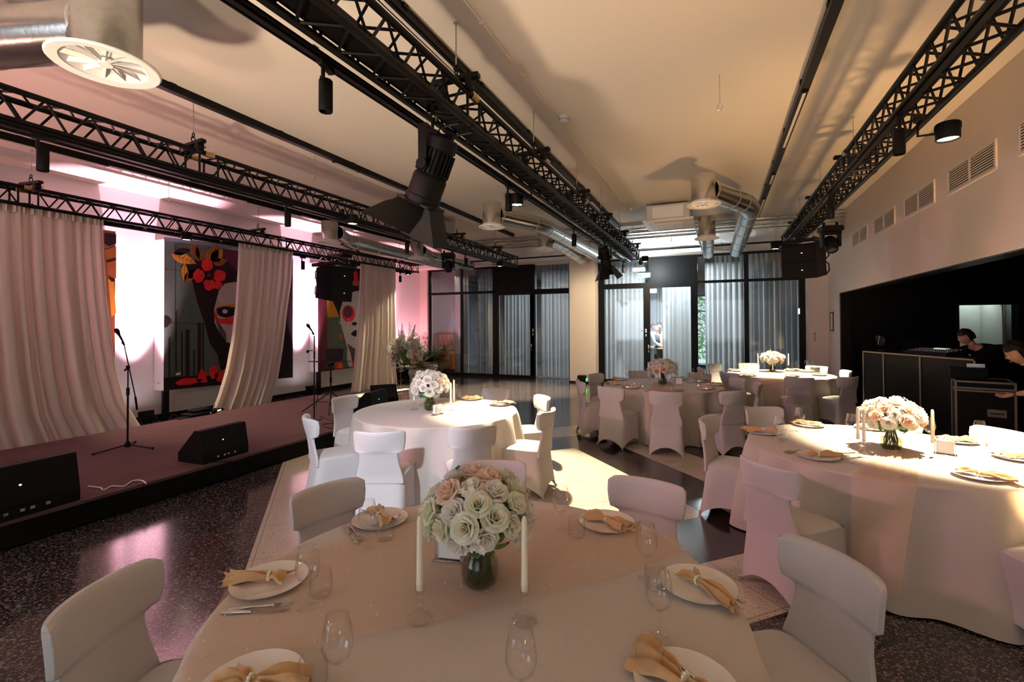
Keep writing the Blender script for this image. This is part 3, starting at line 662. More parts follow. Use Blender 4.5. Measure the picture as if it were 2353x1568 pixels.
drape('cream drape partly covering the woman mural, swept to the left at its hem', [(549, 552), (546, 625), (541, 700), (532, 775), (518, 850), (500, 910), (480, 960)], [(673, 578), (669, 650), (660, 715), (650, 800), (638, 870), (616, 942)], 2, 9)
drape('cream drape nearest the flower stand at the end of the stage', [(829, 596), (826, 680), (822, 760), (815, 840), (807, 905)], [(908, 606), (908, 680), (908, 760), (907, 840), (912, 894)], 3, 8)
# fabric pooled on the floor below the right drape
q = MB()
def poolf(u, v):
    a = at(812+u*128, 912-u*18, 2, .02); d = Vector((.55, -.15, 0))*(v-.5)*(.9-.5*u)
    return a+d+Vector((0, 0, .005+.05*abs(math.sin(u*13+v*5))*math.sin(PI*v)*math.sin(PI*min(1, u*1.02))))
q.grid(poolf, 60, 12); o = q.build('fabric_pool', 'sheer_fabric_solid', None, 80); tag(o, 'loose cream fabric lying on the floor at the foot of the right drape', 'fabric')

# ================================================================ TRUSSES
ZT, ZB, S2 = 3.61, 3.37, .12
def truss(X, y1, label, y0=-1.5, phase=0.0, gaps=()):
    t = thing('lighting_truss', label, 'truss', (X, y0, ZB), 0, 'black box trusses under the ceiling'); L = y1-y0
    for sx in (-1, 1):
        for z in (0, ZT-ZB):
            q = MB(); q.tube([(sx*S2, 0, z), (sx*S2, L, z)], .025, 10); q.build('chord', 'black_metal', t)
    H = ZT-ZB; P = .30; n = int(L/P)
    joints = [((g-y0)) for g in gaps]
    def near(y): return any(abs(y-j) < .16 for j in joints)
    faces = [((-S2, 0), (-S2, H)), ((S2, 0), (S2, H)), ((-S2, H), (S2, H)), ((-S2, 0), (S2, 0))]
    for fi, ((xa, za), (xb, zb)) in enumerate(faces):
        q = MB(); y = phase % P; k = fi % 2
        while y < L-.05:
            e = min(y+P/2, L)
            if near((y+e)/2):
                if q.f: q.build('bracing', 'black_metal', t); q = MB()
            else:
                a, c = ((xa, za), (xb, zb)) if k % 2 else ((xb, zb), (xa, za))
                q.tube([(a[0], y, a[1]), (c[0], e, c[1])], .010, 6, caps=False)
            k += 1; y = e
        if q.f: q.build('bracing', 'black_metal', t)
        for j in list(joints)+[.03, L-.03]:
            for dy in (-.10, .10) if j in joints else (0,): q = MB(); q.tube([(xa, j+dy, za), (xb, j+dy, zb)], .012, 6, caps=False); q.build('brace', 'black_metal', t)
    for j in joints:
        for sx in (-1, 1):
            for z in (0, H): q = MB(); q.lathe([(.031, -.05), (.031, .05)], 10, c=(sx*S2, j, z), R=Matrix.Rotation(PI/2, 3, 'X')); q.tube([(sx*S2-.03, j+.03, z+.02), (sx*S2+.03, j+.03, z+.03)], .005, 5); q.build('coupler', 'brass' if z else 'black_metal', t)
    return t
TX = dict(A=-8.58, B=-5.17, C=-1.93, D=1.42)
truss(TX['A'], 12.05, 'leftmost box truss carrying the cream drapes', gaps=(3.1, 7.1, 11.0))
truss(TX['B'], 11.9, 'second box truss from the left running above the stage front', gaps=(3.3, 7.6, 10.4))
truss(TX['C'], 12.2, 'box truss crossing the middle of the picture with the large barn door lamp', gaps=(3.35, 6.9, 9.9))
truss(TX['D'], 11.6, 'rightmost box truss near the vented wall with a warm lit lamp', gaps=(2.2, 6.1, 9.4))
# cable tray panel lying inside the middle truss
q = MB(); q.bb(-.10, .10, -4, 9.6, .03, .045); q.bb(-.105, -.095, -4, 9.6, .03, .075); q.bb(.095, .105, -4, 9.6, .03, .075); o = q.build('cable_tray', 'black_metal', None, 0); o.location = (TX['C'], 2.5, ZB); tag(o, 'dark cable tray lying inside the middle truss', 'cable tray')
q = MB(); rnd = random.Random(3)
for k in range(3): q.tube([(-.05+.04*k+.02*math.sin(i*.7+k), -3+i*.5, .062+.01*math.sin(i*1.3+k)) for i in range(25)], .008, 5)
o = q.build('cable_bundle', 'black_plastic'); o.location = (TX['C'], 2.5, ZB); tag(o, 'black cables running along the tray in the middle truss', 'cable')

# lighting rails beside / under the trusses
def rail(x, y1, label, z=3.325, y0=-1.5):
    q = MB(); q.bb(-.018, .018, 0, y1-y0, -.018, .018); q.bb(-.036, -.018, 0, y1-y0, .0, .018); q.bb(.018, .036, 0, y1-y0, .0, .018); q.bb(-.050, -.040, 0, y1-y0, -.012, .004)
    for y in np.arange(.5, y1-y0, .8): q.bb(-.05, -.01, float(y)-.01, float(y)+.01, -.010, .016)
    q.bb(-.004, .004, 0, y1-y0, .018, .03)
    o = q.build('lighting_rail', 'black_metal', None, 0); o.location = (x, y0, z); tag(o, label, 'track rail', 'lighting rails under the trusses')
    for y in np.arange(.9, y1-y0, 1.3): h = MB(); h.bb(-.012, .012, float(y)-.02, float(y)+.02, .016, .045); h.build('rail_clip', 'zinc', o, 0)
RX = dict(A=-8.66, B=-5.05, C=-2.125, D=1.27)
rail(RX['A'], 11.9, 'lighting rail under the leftmost truss'); rail(RX['B'], 11.8, 'lighting rail under the second truss from the left')
rail(RX['C'], 12.2, 'lighting rail along the left side of the middle truss'); rail(RX['D'], 11.5, 'lighting rail under the rightmost truss')

# unlit cylinder spots
t = thing('track_spotlight', '', 'spotlight')
q = MB(); q.bb(-.02, .02, -.07, .07, -.035, 0, bev=.004); q.build('adapter', 'black_metal', t)
q = MB(); q.tube([(0, -.03, -.03), (0, -.03, -.10)], .012, 8); q.bb(-.012, .012, -.045, .02, -.115, -.095); q.build('swivel', 'black_metal', t)
q = MB(); q.lathe([(.002, -.10), (.036, -.10), (.040, -.105), (.040, -.285), (.037, -.29), (.034, -.288), (.033, -.262), (.001, -.262)], 24, c=(0, .0, 0)); q.build('body', 'black_plastic', t)
q = MB(); q.lathe([(.001, -.268), (.030, -.268)], 20); q.build('lens', 'lens_dark', t, 0)
spot_proto = t
SP = [('C', 2.084, 'unlit cylinder spotlight under the middle truss, largest and nearest'), ('C', 4.75, 'unlit cylinder spotlight under the middle truss beside a lit round lamp'),
      ('C', 7.35, 'unlit cylinder spotlight under the far part of the middle truss in front of the ducts'), ('C', 11.75, 'unlit cylinder spotlight at the far end of the middle truss'),
      ('B', 1.936, 'unlit cylinder spotlight under the second truss at the far left of the picture'), ('B', 4.319, 'unlit cylinder spotlight under the second truss near its middle'),
      ('B', 6.844, 'unlit cylinder spotlight under the second truss in front of a silver diffuser'), ('B', 8.98, 'unlit cylinder spotlight near the far end of the second truss'),
      ('A', 3.907, 'unlit cylinder spotlight in front of the leftmost drape'), ('A', 6.572, 'unlit cylinder spotlight in front of the middle drape'),
      ('A', 7.819, 'unlit cylinder spotlight above the second microphone'), ('A', 11.4, 'unlit cylinder spotlight at the far end of the leftmost truss'),
      ('D', 4.392, 'unlit cylinder spotlight under the rightmost truss beside its lit lamp'), ('D', 6.72, 'unlit cylinder spotlight under the far part of the rightmost truss')]
for k, y, lab in SP: put(spot_proto, (RX[k], y, 3.31), random.Random(y).uniform(-.5, .5), lab, 'cylinder spotlights on the rails')

# lit round lamps on side arms (warm)
t = thing('round_lamp', '', 'spotlight')
q = MB(); q.tube([(-.02, 0, .10), (-.02, 0, -.03), (.10, 0, -.03)], .011, 8); q.bb(-.045, .005, -.02, .02, .08, .15, bev=.005); q.build('arm', 'black_metal', t)
q = MB(); q.lathe([(.001, .045), (.072, .045), (.078, .038), (.078, -.085), (.074, -.09), (.068, -.086), (.066, -.07), (.001, -.07)], 28, c=(.17, 0, 0))
for k in range(14): q.box((.17+.079*math.cos(k*.449), .079*math.sin(k*.449), .01), (.006, .006, .05), k*.449)
q.build('housing', 'black_plastic', t)
q = MB(); q.lathe([(.001, -.078), (.064, -.078)], 24, c=(.17, 0, 0)); q.build('lens', 'lens_lit', t, 0)
lampp = t
LP = [('C', (-2.24, 5.25), PI, 'lit round lamp on the middle truss above the cloth table by the stage', 1600, 52, (-2.05, 5.0, .7)),
      ('B', (-4.83, at(810, 497, 0, -4.83).y), 0, 'lit round lamp at the middle of the second truss', 90, 60, (-4.6, 5.4, 0)),
      ('A', (-8.29, 5.037), 0, 'lit round lamp on the leftmost truss above the woman mural', 260, 70, (-7.6, 5.2, 0)),
      ('D', (1.70, 4.80), 0, 'lit round lamp on the rightmost truss nearest the wall vents', 2800, 60, (1.85, 4.95, .7)),
      ('D', (1.06, 10.5), PI, 'lit round lamp at the far end of the rightmost truss above the speaker', 2200, 60, (1.15, 10.7, .7)),
      ('C', (-1.55, 11.33), 0, 'lit round lamp at the far end of the middle truss above the exit sign', 620, 95, (-2.9, 13.3, 1.3)),
      ('B', (-5.02, 10.65), 0, 'lit round lamp at the far end of the second truss', 2600, 66, (-5.0, 11.2, 0)),
      ('A', (-8.27, 11.25), 0, 'lit round lamp at the end of the leftmost truss', 1500, 60, (-7.7, 9.9, .5))]
for k, (x, y), rz, lab, pw, sp, aim in LP:
    o = put(lampp, (x-.17*math.cos(rz), y, 3.30), rz, lab, 'lit round lamps on the trusses')
    lamp('SPOT', 'lamp_beam', (x, y, 3.205), aim, pw, WARM, size=.05, spot=sp, blend=.55)

# suspension: threaded rods with shackles and clamp beams, and spare eye bolts
t = thing('hanging_rod', '', 'suspension rod')      # origin at the ceiling
q = MB(); q.tube([(0, 0, 0), (0, 0, -.34)], .006, 6); q.lathe([(.001, 0), (.02, 0), (.02, -.008), (.001, -.008)], 12); q.build('rod', 'zinc', t)
q = MB(); 
for zz, ax in ((-.36, 0), (-.405, 1)):
    q.tube([((math.cos(a)*.020) if ax == 0 else 0, (math.cos(a)*.020) if ax else 0, zz+math.sin(a)*.028) for a in np.linspace(0, 2*PI, 13)], .006, 6)
q.tube([(-.03, 0, -.43), (.03, 0, -.43)], .006, 6)
q.build('shackle', 'black_metal', t)
q = MB(); q.bb(-.20, .20, -.03, .03, -.475, -.435, bev=.006); q.bb(-.15, -.09, -.035, .035, -.56, -.47, bev=.006); q.bb(.09, .15, -.035, .035, -.56, -.47, bev=.006)
q.tube([(.15, 0, -.52), (.20, 0, -.52)], .006, 6); q.tube([(.185, -.03, -.52), (.185, .03, -.52)], .007, 6); q.build('clamp_beam', 'black_metal', t)
rodp = t
nm = dict(A='leftmost', B='second', C='middle', D='rightmost')
for k, ys in (('A', (3.15, 6.576, 9.3, 11.2)), ('B', (3.177, 4.895+1.75, 8.7, 10.6)), ('C', (3.19, 4.90, 6.67, 8.24, 9.95, 11.6)), ('D', (3.2, 6.55, 8.46, 10.4))):
    for i, y in enumerate(ys):
        put(rodp, (TX[k]+.05, y, ZC), random.Random(y).uniform(-.15, .15), 'threaded rod and clamp beam holding the %s truss, %s from the photographer' % (nm[k], ('first', 'second', 'third', 'fourth', 'fifth', 'sixth')[i]), 'rods holding the %s truss' % nm[k])
t = thing('eye_bolt', '', 'eye bolt')
q = MB(); q.tube([(0, 0, 0), (0, 0, -.30)], .005, 6); q.tube([(math.cos(a)*.022, 0, -.325+math.sin(a)*.025) for a in np.linspace(0, 2*PI, 15)], .006, 6); q.build('eye', 'zinc', t)
for (x, y, lab) in ((.04, 4.885, 'eye bolt hanging alone from the ceiling between the middle and rightmost trusses'), (-5.2, 4.9, 'eye bolt hanging from the ceiling above the second truss'), (-8.40, 4.82, 'eye bolt hanging in front of the bright wall above the leftmost truss')):
    put(t, (x, y, ZC), 0, lab, 'spare eye bolts in the ceiling')

# surface rails on the ceiling, with linear fittings
def ceiling_track(x, y1, label, segs, y0=-1.5, w=.075):
    t = thing('ceiling_light_track', label, 'light track', (x, y0, ZC), 0, 'black light tracks on the ceiling'); L = y1-y0
    q = MB(); q.bb(-w/2, w/2, 0, L, -.075, 0); q.build('track_body', 'black_metal', t, 0)
    for (a, c) in segs:
        q = MB(); q.bb(-.030, .030, a-y0, c-y0, -.095, -.075); q.build('linear_fitting', 'black_metal', t, 0)
        q = MB(); q.bb(-.014, .014, a-y0+.03, c-y0-.03, -.098, -.094); q.build('diffuser', 'paper', t, 0)
    for y in np.arange(.6, L, 1.25): q = MB(); q.bb(-w/2-.012, w/2+.012, float(y)-.03, float(y)+.03, -.03, 0); q.build('mounting_clip', 'black_metal', t, 0)
ceiling_track(-4.95, 11.35, 'ceiling light track between the second and middle trusses', [(.6, 1.6), (5.0, 5.5)])
ceiling_track(-2.16, 11.35, 'ceiling light track just right of the middle truss', [(2.6, 3.9), (5.6, 6.3), (8.6, 10.2)], w=.08)
ceiling_track(.82, 11.5, 'ceiling light track between the middle and rightmost trusses', [(5.41, 7.04), (8.25, 8.8), (9.8, 11.4)], w=.08)
ceiling_track(-8.05, 11.3, 'ceiling light track above the stage nearest the bright wall', [(2.5, 3.8), (6.0, 7.2)], w=.05)
# conduit with smoke detectors
q = MB(); q.tube([(-1.68, -1.5, ZC-.02), (-1.68, 9.83, ZC-.02)], .010, 6)
for y in np.arange(-1, 9.8, .85): q.bb(-1.70, -1.66, float(y)-.006, float(y)+.006, ZC-.03, ZC)
o = q.build('conduit', 'ceiling_paint'); tag(o, 'thin surface conduit on the ceiling right of the middle truss', 'conduit')
t = thing('smoke_detector', '', 'smoke detector')
q = MB(); q.lathe([(.001, 0), (.055, 0), (.055, -.02), (.047, -.03), (.047, -.055), (.035, -.068), (.001, -.07)], 24); q.build('housing', 'white_paint', t)
q = MB()
for k in range(8): q.box((.047*math.cos(k*.785), .047*math.sin(k*.785), -.043), (.004, .016, .008), k*.785)
q.build('vent_slot', 'black_frame', t, 0)
put(t, (-1.60, 5.145, ZC), 0, 'white smoke detector near the middle truss, the nearer one', 'smoke detectors on the ceiling')
put(t, (-1.63, 9.83, ZC), 0, 'white smoke detector at the far end of the conduit', 'smoke detectors on the ceiling')

# ================================================================ DUCTS
def diffuser(x, y, label, r=.158, rf=.222, h=.40, z=3.38, vaned=True):
    t = thing('air_diffuser', label, 'air diffuser', (x, y, z), 0, 'round air diffusers of the ducts')
    ro = rf*.76; q = MB(); q.lathe([(r, .045), (r, h), (r*.98, h+.004), (.001, h+.004)], 36); q.build('plenum', 'galvanised', t)
    q = MB(); q.lathe([(ro, .008), (ro+.004, -.004), (rf*.97, -.012), (rf, -.004), (rf, .004), (ro+.012, .014), (r, .048)], 40); q.build('flange', 'white_paint', t)
    rv = ro/.8; q = MB(); q.lathe([(ro, .0), (ro*.86, .034), (ro*.5, .042), (.001, .042)], 36); q.lathe([(.001, .0), (rv*.14, .0), (rv*.18, .03), (.001, .03)], 20)
    for k in range(12):
        a = k*PI/6; q.prism([(rv*.14*math.cos(a), rv*.14*math.sin(a), .006), (rv*.78*math.cos(a+.10), rv*.78*math.sin(a+.10), .004), (rv*.74*math.cos(a+.19), rv*.74*math.sin(a+.19), .028), (rv*.14*math.cos(a+.2), rv*.14*math.sin(a+.2), .026)], (0, 0, .004))
    q.build('vane', 'white_paint', t, 30)
    return t
def duct(pts, r, label, bend=.26):
    P = [Vector(p) for p in pts]; path = [P[0]]
    for i in range(1, len(P)-1):
        a = (P[i-1]-P[i]).normalized(); c = (P[i+1]-P[i]).normalized()
        p0 = P[i]+a*bend; p1 = P[i]+c*bend
        for k in range(7): s = k/6; path.append(p0*(1-s)**2+P[i]*2*s*(1-s)+p1*s*s)
    path.append(P[-1])
    q = MB(); q.tube(path, r, 28, caps=False); o = q.build('air_duct', 'galvanised', None, 50); tag(o, label, 'duct', 'round silver air ducts')
    def ring(p, d):
        q = MB(); R = d.to_track_quat('Z', 'Y').to_matrix(); q.lathe([(r*1.0, -.014), (r*1.03, -.008), (r*1.03, .008), (r*1.0, .014)], 28, c=p, R=R); q.build('joint_ring', 'zinc', o)
    for i in range(1, len(P)-1):
        a = (P[i-1]-P[i]).normalized(); c = (P[i+1]-P[i]).normalized(); ring(P[i]+a*bend, a); ring(P[i]+c*bend, c)
    for i in range(len(P)-1):
        d = P[i+1]-P[i]; n = int(d.length/1.2)
        for k in range(1, n+1): ring(P[i]+d*(k/(n+1)), d.normalized())
    ring(P[0]+(P[1]-P[0]).normalized()*.05, (P[1]-P[0]).normalized())
diffuser(-3.53, 1.65, 'large round diffuser at the top left, nearest to the photographer', r=.185, rf=.285, h=.62, z=3.40)
duct([(-3.55, 1.64, 3.62), (-4.6, 1.30, 3.62), (-5.6, -.8, 3.62)], .175, 'silver duct running left from the nearest diffuser')
diffuser(-3.44, 7.0, 'round diffuser left of the middle truss, in front of two ducts')
duct([(-3.40, 7.1, 3.60), (-2.98, 8.2, 3.60), (-2.98, 13.1, 3.60)], .145, 'long silver duct behind the middle truss')
diffuser(-3.43, 9.63, 'small far round diffuser left of the white pillar')
duct([(-3.40, 9.75, 3.60), (-3.40, 10.7, 3.60), (-3.55, 13.1, 3.60)], .135, 'short far silver duct curving down left of the white pillar')
diffuser(-6.98, 6.95, 'round diffuser in front of the bright pink wall')
duct([(-6.98, 7.1, 3.60), (-7.45, 7.9, 3.60), (-7.75, 13.1, 3.60)], .15, 'long silver duct along the pink lit wall')
diffuser(-6.75, 9.54, 'far round diffuser between the first two trusses')
duct([(-6.75, 9.7, 3.60), (-7.1, 10.6, 3.60), (-7.2, 13.1, 3.60)], .14, 'short silver duct at the far left under the ceiling')
diffuser(-.16, 6.91, 'large round diffuser right of the air conditioner')
duct([(-.10, 7.0, 3.60), (.50, 8.2, 3.60), (.46, 13.15, 3.58)], .15, 'silver duct with an elbow behind the right diffuser', bend=.34)
diffuser(-.17, 9.66, 'small round diffuser behind the air conditioner')
duct([(-.17, 9.75, 3.60), (-.17, 10.6, 3.60), (-.2, 13.1, 3.56)], .13, 'short silver duct behind the small right diffuser')
# ceiling cassettes
def cassette(x, y, label, s=.95):
    t = thing('air_conditioner', label, 'air conditioner', (x, y, 3.73), 0, 'ceiling cassette units')
    q = MB(); q.bb(-s*.42, s*.42, -s*.42, s*.42, .06, .36); q.build('body', 'zinc', t, 0)
    q = MB(); q.bb(-s*.30, s*.30, -s*.425, -s*.42, .10, .32); q.bb(-.06, .06, -s*.43, -s*.42, .16, .26); q.bb(-s*.25, s*.25, -s*.43, -s*.42, .27, .275); q.build('body_panel', 'foil_wrap', t, 0)
    q = MB(); h = s/2
    q.bb(-h, h, -h, h, .02, .06, bev=.012); q.bb(-h*.55, h*.55, -h*.55, h*.55, -.005, .02, bev=.006); q.build('fascia', 'white_paint', t)
    q = MB()
    for a in range(4):
        c, sn = math.cos(a*PI/2), math.sin(a*PI/2); q.box((c*h*.76, sn*h*.76, .018), (.07 if a % 2 == 0 else h*1.1, h*1.1 if a % 2 == 0 else .07, .006))
    q.build('outlet_slot', 'pot_ceramic', t, 0)
    q = MB()
    for sx in (-1, 1):
        for sy in (-1, 1): q.tube([(sx*h*.86, sy*h*.80, .06), (sx*h*.86, sy*h*.80, ZC-3.73)], .006, 6)
    q.build('hanger', 'zinc', t)
cassette(-.87, 9.95, 'air conditioner cassette hanging between two diffusers'); cassette(-5.95, 8.9, 'air conditioner cassette behind the second truss')
# pipes across the ceiling in front of the bulkhead
for i, (y, z, r) in enumerate(((11.7, 4.09, .022), (11.78, 4.03, .035), (11.86, 3.96, .022), (11.95, 3.90, .028))):
    q = MB(); q.tube([(-7.5+.4*i, y, z), (XR, y, z)], r, 10); o = q.build('ceiling_pipe', 'galvanised'); tag(o, ('uppermost', 'second', 'third', 'lowest')[i]+' of the four pipes crossing below the ceiling in front of the silver bulkhead', 'pipe', 'pipes across the ceiling')
q = MB(); q.tube([(-.40, 10.3, 3.75), (-.30, 12.9, 3.5), (-.30, 13.1, 3.74)], .02, 8); o = q.build('drain_pipe', 'zinc'); tag(o, 'thin grey pipe dropping from the air conditioner to the bulkhead', 'pipe')
for i, x in enumerate((-8.2, -3.98, -2.2, -.42, 1.35)):
    q = MB(); q.tube([(x, 13.105, 3.77), (x, 13.105, ZC)], .006, 6); o = q.build('hanger_wire', 'zinc'); tag(o, ('leftmost', 'second', 'third', 'fourth', 'rightmost')[i]+' thin hanger in front of the silver bulkhead', 'hanger', 'hangers at the bulkhead')

# wall vents
t = thing('wall_vent', '', 'vent')
q = MB(); W, H = 1.04, .30
for (y0, y1, z0, z1) in ((-W/2, W/2, -H/2, -H/2+.03), (-W/2, W/2, H/2-.03, H/2), (-W/2, -W/2+.03, -H/2, H/2), (W/2-.03, W/2, -H/2, H/2), (-.015, .015, -H/2, H/2)): q.bb(-.012, .004, y0, y1, z0, z1)
q.build('frame', 'plaster', t, 0)
q = MB(); q.bb(.0, .003, -W/2+.02, W/2-.02, -H/2+.02, H/2-.02); q.build('backing', 'black_frame', t, 0)
q = MB()
for k in range(9): q.box((-.004, 0, -H/2+.045+k*.0262), (.012, W-.05, .0045), Matrix.Rotation(.9, 3, 'Y'))
q.build('slat', 'plaster', t, 0)
for i, y in enumerate((10.69, 9.29, 7.88, 6.49, 5.09)): put(t, (XR-.002, y, 3.375), 0, 'wall vent grille high on the right wall, %s from the glass wall' % ('first', 'second', 'third', 'fourth', 'fifth')[i], 'vent grilles on the right wall')
# camera dome, framed notice, red notice
t = thing('dome_camera', 'white dome camera on the wall above the framed notice', 'camera', (2.19, YB, 3.0))
q = MB(); R = Matrix.Rotation(PI/2, 3, 'X'); q.lathe([(.001, 0), (.07, 0), (.075, .05), (.06, .09), (.001, .09)], 20, R=R); q.build('housing', 'white_paint', t)
q = MB(); q.ball((-.03, -.09, -.01), .045, 14, 10); q.build('dome', 'black_plastic', t)
t = thing('picture_frame', 'small black framed notice on the wall left of the black opening', 'frame', (2.475, 13.1, 1.78))
q = MB()
for (y0, y1, z0, z1) in ((-.16, .16, .20, .225), (-.16, .16, -.225, -.20), (-.16, -.14, -.22, .22), (.14, .16, -.22, .22)): q.bb(-.012, .004, y0, y1, z0, z1)
q.build('frame', 'black_frame', t, 0); q = MB(); q.bb(-.004, .003, -.15, .15, -.21, .21); q.build('sheet', 'paper', t, 0)
q = MB(); q.bb(2.20-.045, 2.20+.045, YB-.004, YB, 1.29, 1.53); q.m(1)
for z in (1.50, 1.46, 1.41, 1.36, 1.32): q.bb(2.20-.03, 2.20+.02, YB-.006, YB-.004, z-.012, z+.012)
o = q.build('notice', ['paper', 'red_print'], None, 0); tag(o, 'narrow red and white notice strip under the framed notice', 'notice')
q = MB(); q.bb(1.90, 1.93, YG-.06, YG-.045, 1.98, 2.12, bev=.004); o = q.build('door_sensor', 'led_white'); tag(o, 'small white lit sensor on the right end of the glass wall', 'sensor')

# ================================================================ BARN DOOR LAMPS, MOVING HEADS, SPEAKERS
def frame_to(axis, up=(0, 0, 1)):
    z = -Vector(axis).normalized(); x = Vector(up).cross(z).normalized(); y = z.cross(x); return Matrix((x, y, z)).transposed()   # local -Z looks along axis
def barn_lamp(loc, axis, label, s=1.0, roll=0.0, open_=(50, 30, 50, 30)):
    """loc = clamp point under the truss; axis = beam direction"""
    t = thing('barn_door_lamp', label, 'stage light', loc, 0, 'stage lamps with barn doors')
    R = frame_to(axis) @ Matrix.Rotation(roll, 3, 'Z'); c = Vector((0, 0, -.34*s)); T = lambda p: R @ (Vector(p)*s)+c
    def put_(q, name, m, par=t, sm=40):
        q.v = [tuple(T(v)) for v in q.v]; return q.build(name, m, par, sm)
    q = MB(); q.lathe([(.001, .19), (.075, .19), (.088, .18), (.09, .165), (.09, .12), (.082, .115), (.082, -.02), (.092, -.03), (.098, -.05), (.098, -.15), (.104, -.155), (.104, -.19), (.094, -.19), (.09, -.17), (.001, -.17)], 36)
    q.box((.06, .0, .21), (.03, .05, .05)); put_(q, 'body', 'black_plastic')
    q = MB()
    for k in range(24):
        a = k*2*PI/24; q.box((.088*math.cos(a), .088*math.sin(a), .045), (.020, .006, .13), a)
    put_(q, 'cooling_fin', 'black_metal')
    q = MB(); q.lathe([(.001, -.172), (.088, -.172)], 28); put_(q, 'lens', 'lens_dark', sm=0)
    # square barn door holder and four hinged leaves
    q = MB(); h = .105
    for (x0, x1, y0, y1) in ((-h, h, h-.015, h), (-h, h, -h, -h+.015), (-h, -h+.015, -h, h), (h-.015, h, -h, h)): q.bb(x0, x1, y0, y1, -.205, -.19)
    for sx in (-1, 1): q.tube([(sx*h, -.05, -.2), (sx*h, .05, -.2)], .008, 6); q.tube([(-.05, sx*h, -.2), (.05, sx*h, -.2)], .008, 6)
    put_(q, 'door_holder', 'black_metal')
    for k in range(4):
        a = k*PI/2; th = math.radians(open_[k]); L = .24 if k % 2 == 0 else .21; wi = .085; wo = .155 if k % 2 == 0 else .10
        d = Vector((math.sin(th), 0, -math.cos(th))); Rz = Matrix.Rotation(a, 3, 'Z'); b0 = Vector((h, 0, -.205))
        P = [b0+Vector((0, -wi, 0)), b0+Vector((0, wi, 0)), b0+d*L*.35+Vector((0, wi+(wo-wi)*.55, 0)), b0+d*L+Vector((0, wo, 0)), b0+d*(L+.004)+Vector((0, -wo, 0)), b0+d*L*.35+Vector((0, -wi-(wo-wi)*.55, 0))]
        q = MB(); q.prism([Rz @ p for p in P], Rz @ Vector((d.z*-.003, 0, .003*d.x))); put_(q, 'barn_door', 'black_metal', sm=0)
    # yoke and clamp
    q = MB()
    for sx in (-1, 1):
        w = .118*s*sx; xw = R @ Vector((sx*.118*s, 0, 0))
        e = Vector((xw.x, xw.y, 0)).normalized()*.118*s
        q.box(c+e+Vector((0, 0, .10*s)), (.012*s, .05*s, .24*s), math.atan2(e.y, e.x)); q.lathe([(.03*s, -.012*s), (.03*s, .02*s)], 14, c=c+e*1.02, R=Matrix.Rotation(math.atan2(e.y, e.x), 3, 'Z') @ Matrix.Rotation(PI/2, 3, 'Y'), caps=True)
    q.box(c+Vector((0, 0, .22*s)), (.24*s, .05*s, .012*s), math.atan2((R @ Vector((1, 0, 0))).y, (R @ Vector((1, 0, 0))).x)); q.build('yoke', 'black_metal', t)
    q = MB(); q.tube([(0, 0, -.12*s), (0, 0, .0)], .012, 8); q.lathe([(.034, -.025), (.034, .025)], 14, c=(0, 0, .02), R=Matrix.Rotation(PI/2, 3, 'X')); q.tube([(.03, 0, .0), (.08, 0, -.02)], .007, 6); q.build('clamp', 'black_metal', t)
    q = MB(); q.tube([(.0, .02, -.02), (.06, .03, -.10), (.03, .02, -.17), tuple(T((.06, 0, .22)))], .007, 6); q.build('power_cable', 'black_plastic', t)
    q = MB(); q.tube([(.02, -.03, -.05), (.045, -.02, -.06), (.03, .0, -.075)], .009, 6); q.build('cable_tie', 'led_green' if 0 else 'leaf', t)
    return t
barn_lamp((-1.93, 2.93, 3.34), (-.47, .10, -.9), 'large barn door lamp hanging from the middle truss, nearest to the photographer', 1.30, roll=.35, open_=(12, 42, 58, 30))
barn_lamp((-1.93, 8.75, 3.34), (.12, .30, -1.0), 'far barn door lamp on the middle truss above the round table by the pillar', 1.0, roll=.2, open_=(30, 35, 30, 35))
lamp('SPOT', 'lamp_beam', (-1.45, -.35, 2.9), (-3.0, 3.8, .60), 720, (.80, .88, 1.0), size=.06, spot=25, blend=.5)  # cool spot added behind the camera to whiten the stage side table

def moving_head(loc, label, tilt, yaw):
    t = thing('moving_head_light', label, 'stage light', loc, yaw, 'moving head lamps')
    q = MB(); q.bb(-.15, .15, -.12, .12, -.09, 0, bev=.02); q.tube([(-.09, 0, 0), (-.09, 0, .06)], .02, 8); q.tube([(.09, 0, 0), (.09, 0, .06)], .02, 8); q.build('base', 'black_plastic', t)
    q = MB(); q.bb(-.14, .14, -.05, .05, -.13, -.09, bev=.015)
    for sx in (-1, 1): q.bb(sx*.115-.02, sx*.115+.02, -.05, .05, -.32, -.11, bev=.015)
    q.build('yoke', 'black_plastic', t)
    R = Matrix.Rotation(tilt, 3, 'X'); q = MB(); q.lathe([(.001, .12), (.06, .11), (.088, .06), (.092, -.06), (.08, -.13), (.07, -.14), (.065, -.12), (.001, -.12)], 22, c=(0, 0, -.27), R=R); q.build('head', 'black_plastic', t)
    q = MB(); q.lathe([(.001, -.125), (.062, -.125)], 20, c=(0, 0, -.27), R=R); q.build('lens', 'chrome', t, 0)
p = at(1030, 585, 0, -5.35); moving_head((-5.35, p.y, 3.30), 'moving head lamp hanging under the second truss near the glass wall', .3, .4)
p = at(1893, 505, 0, 1.60); moving_head((1.62, 8.6, 3.25), 'moving head lamp under the rightmost truss above the black speaker', -.5, .2)

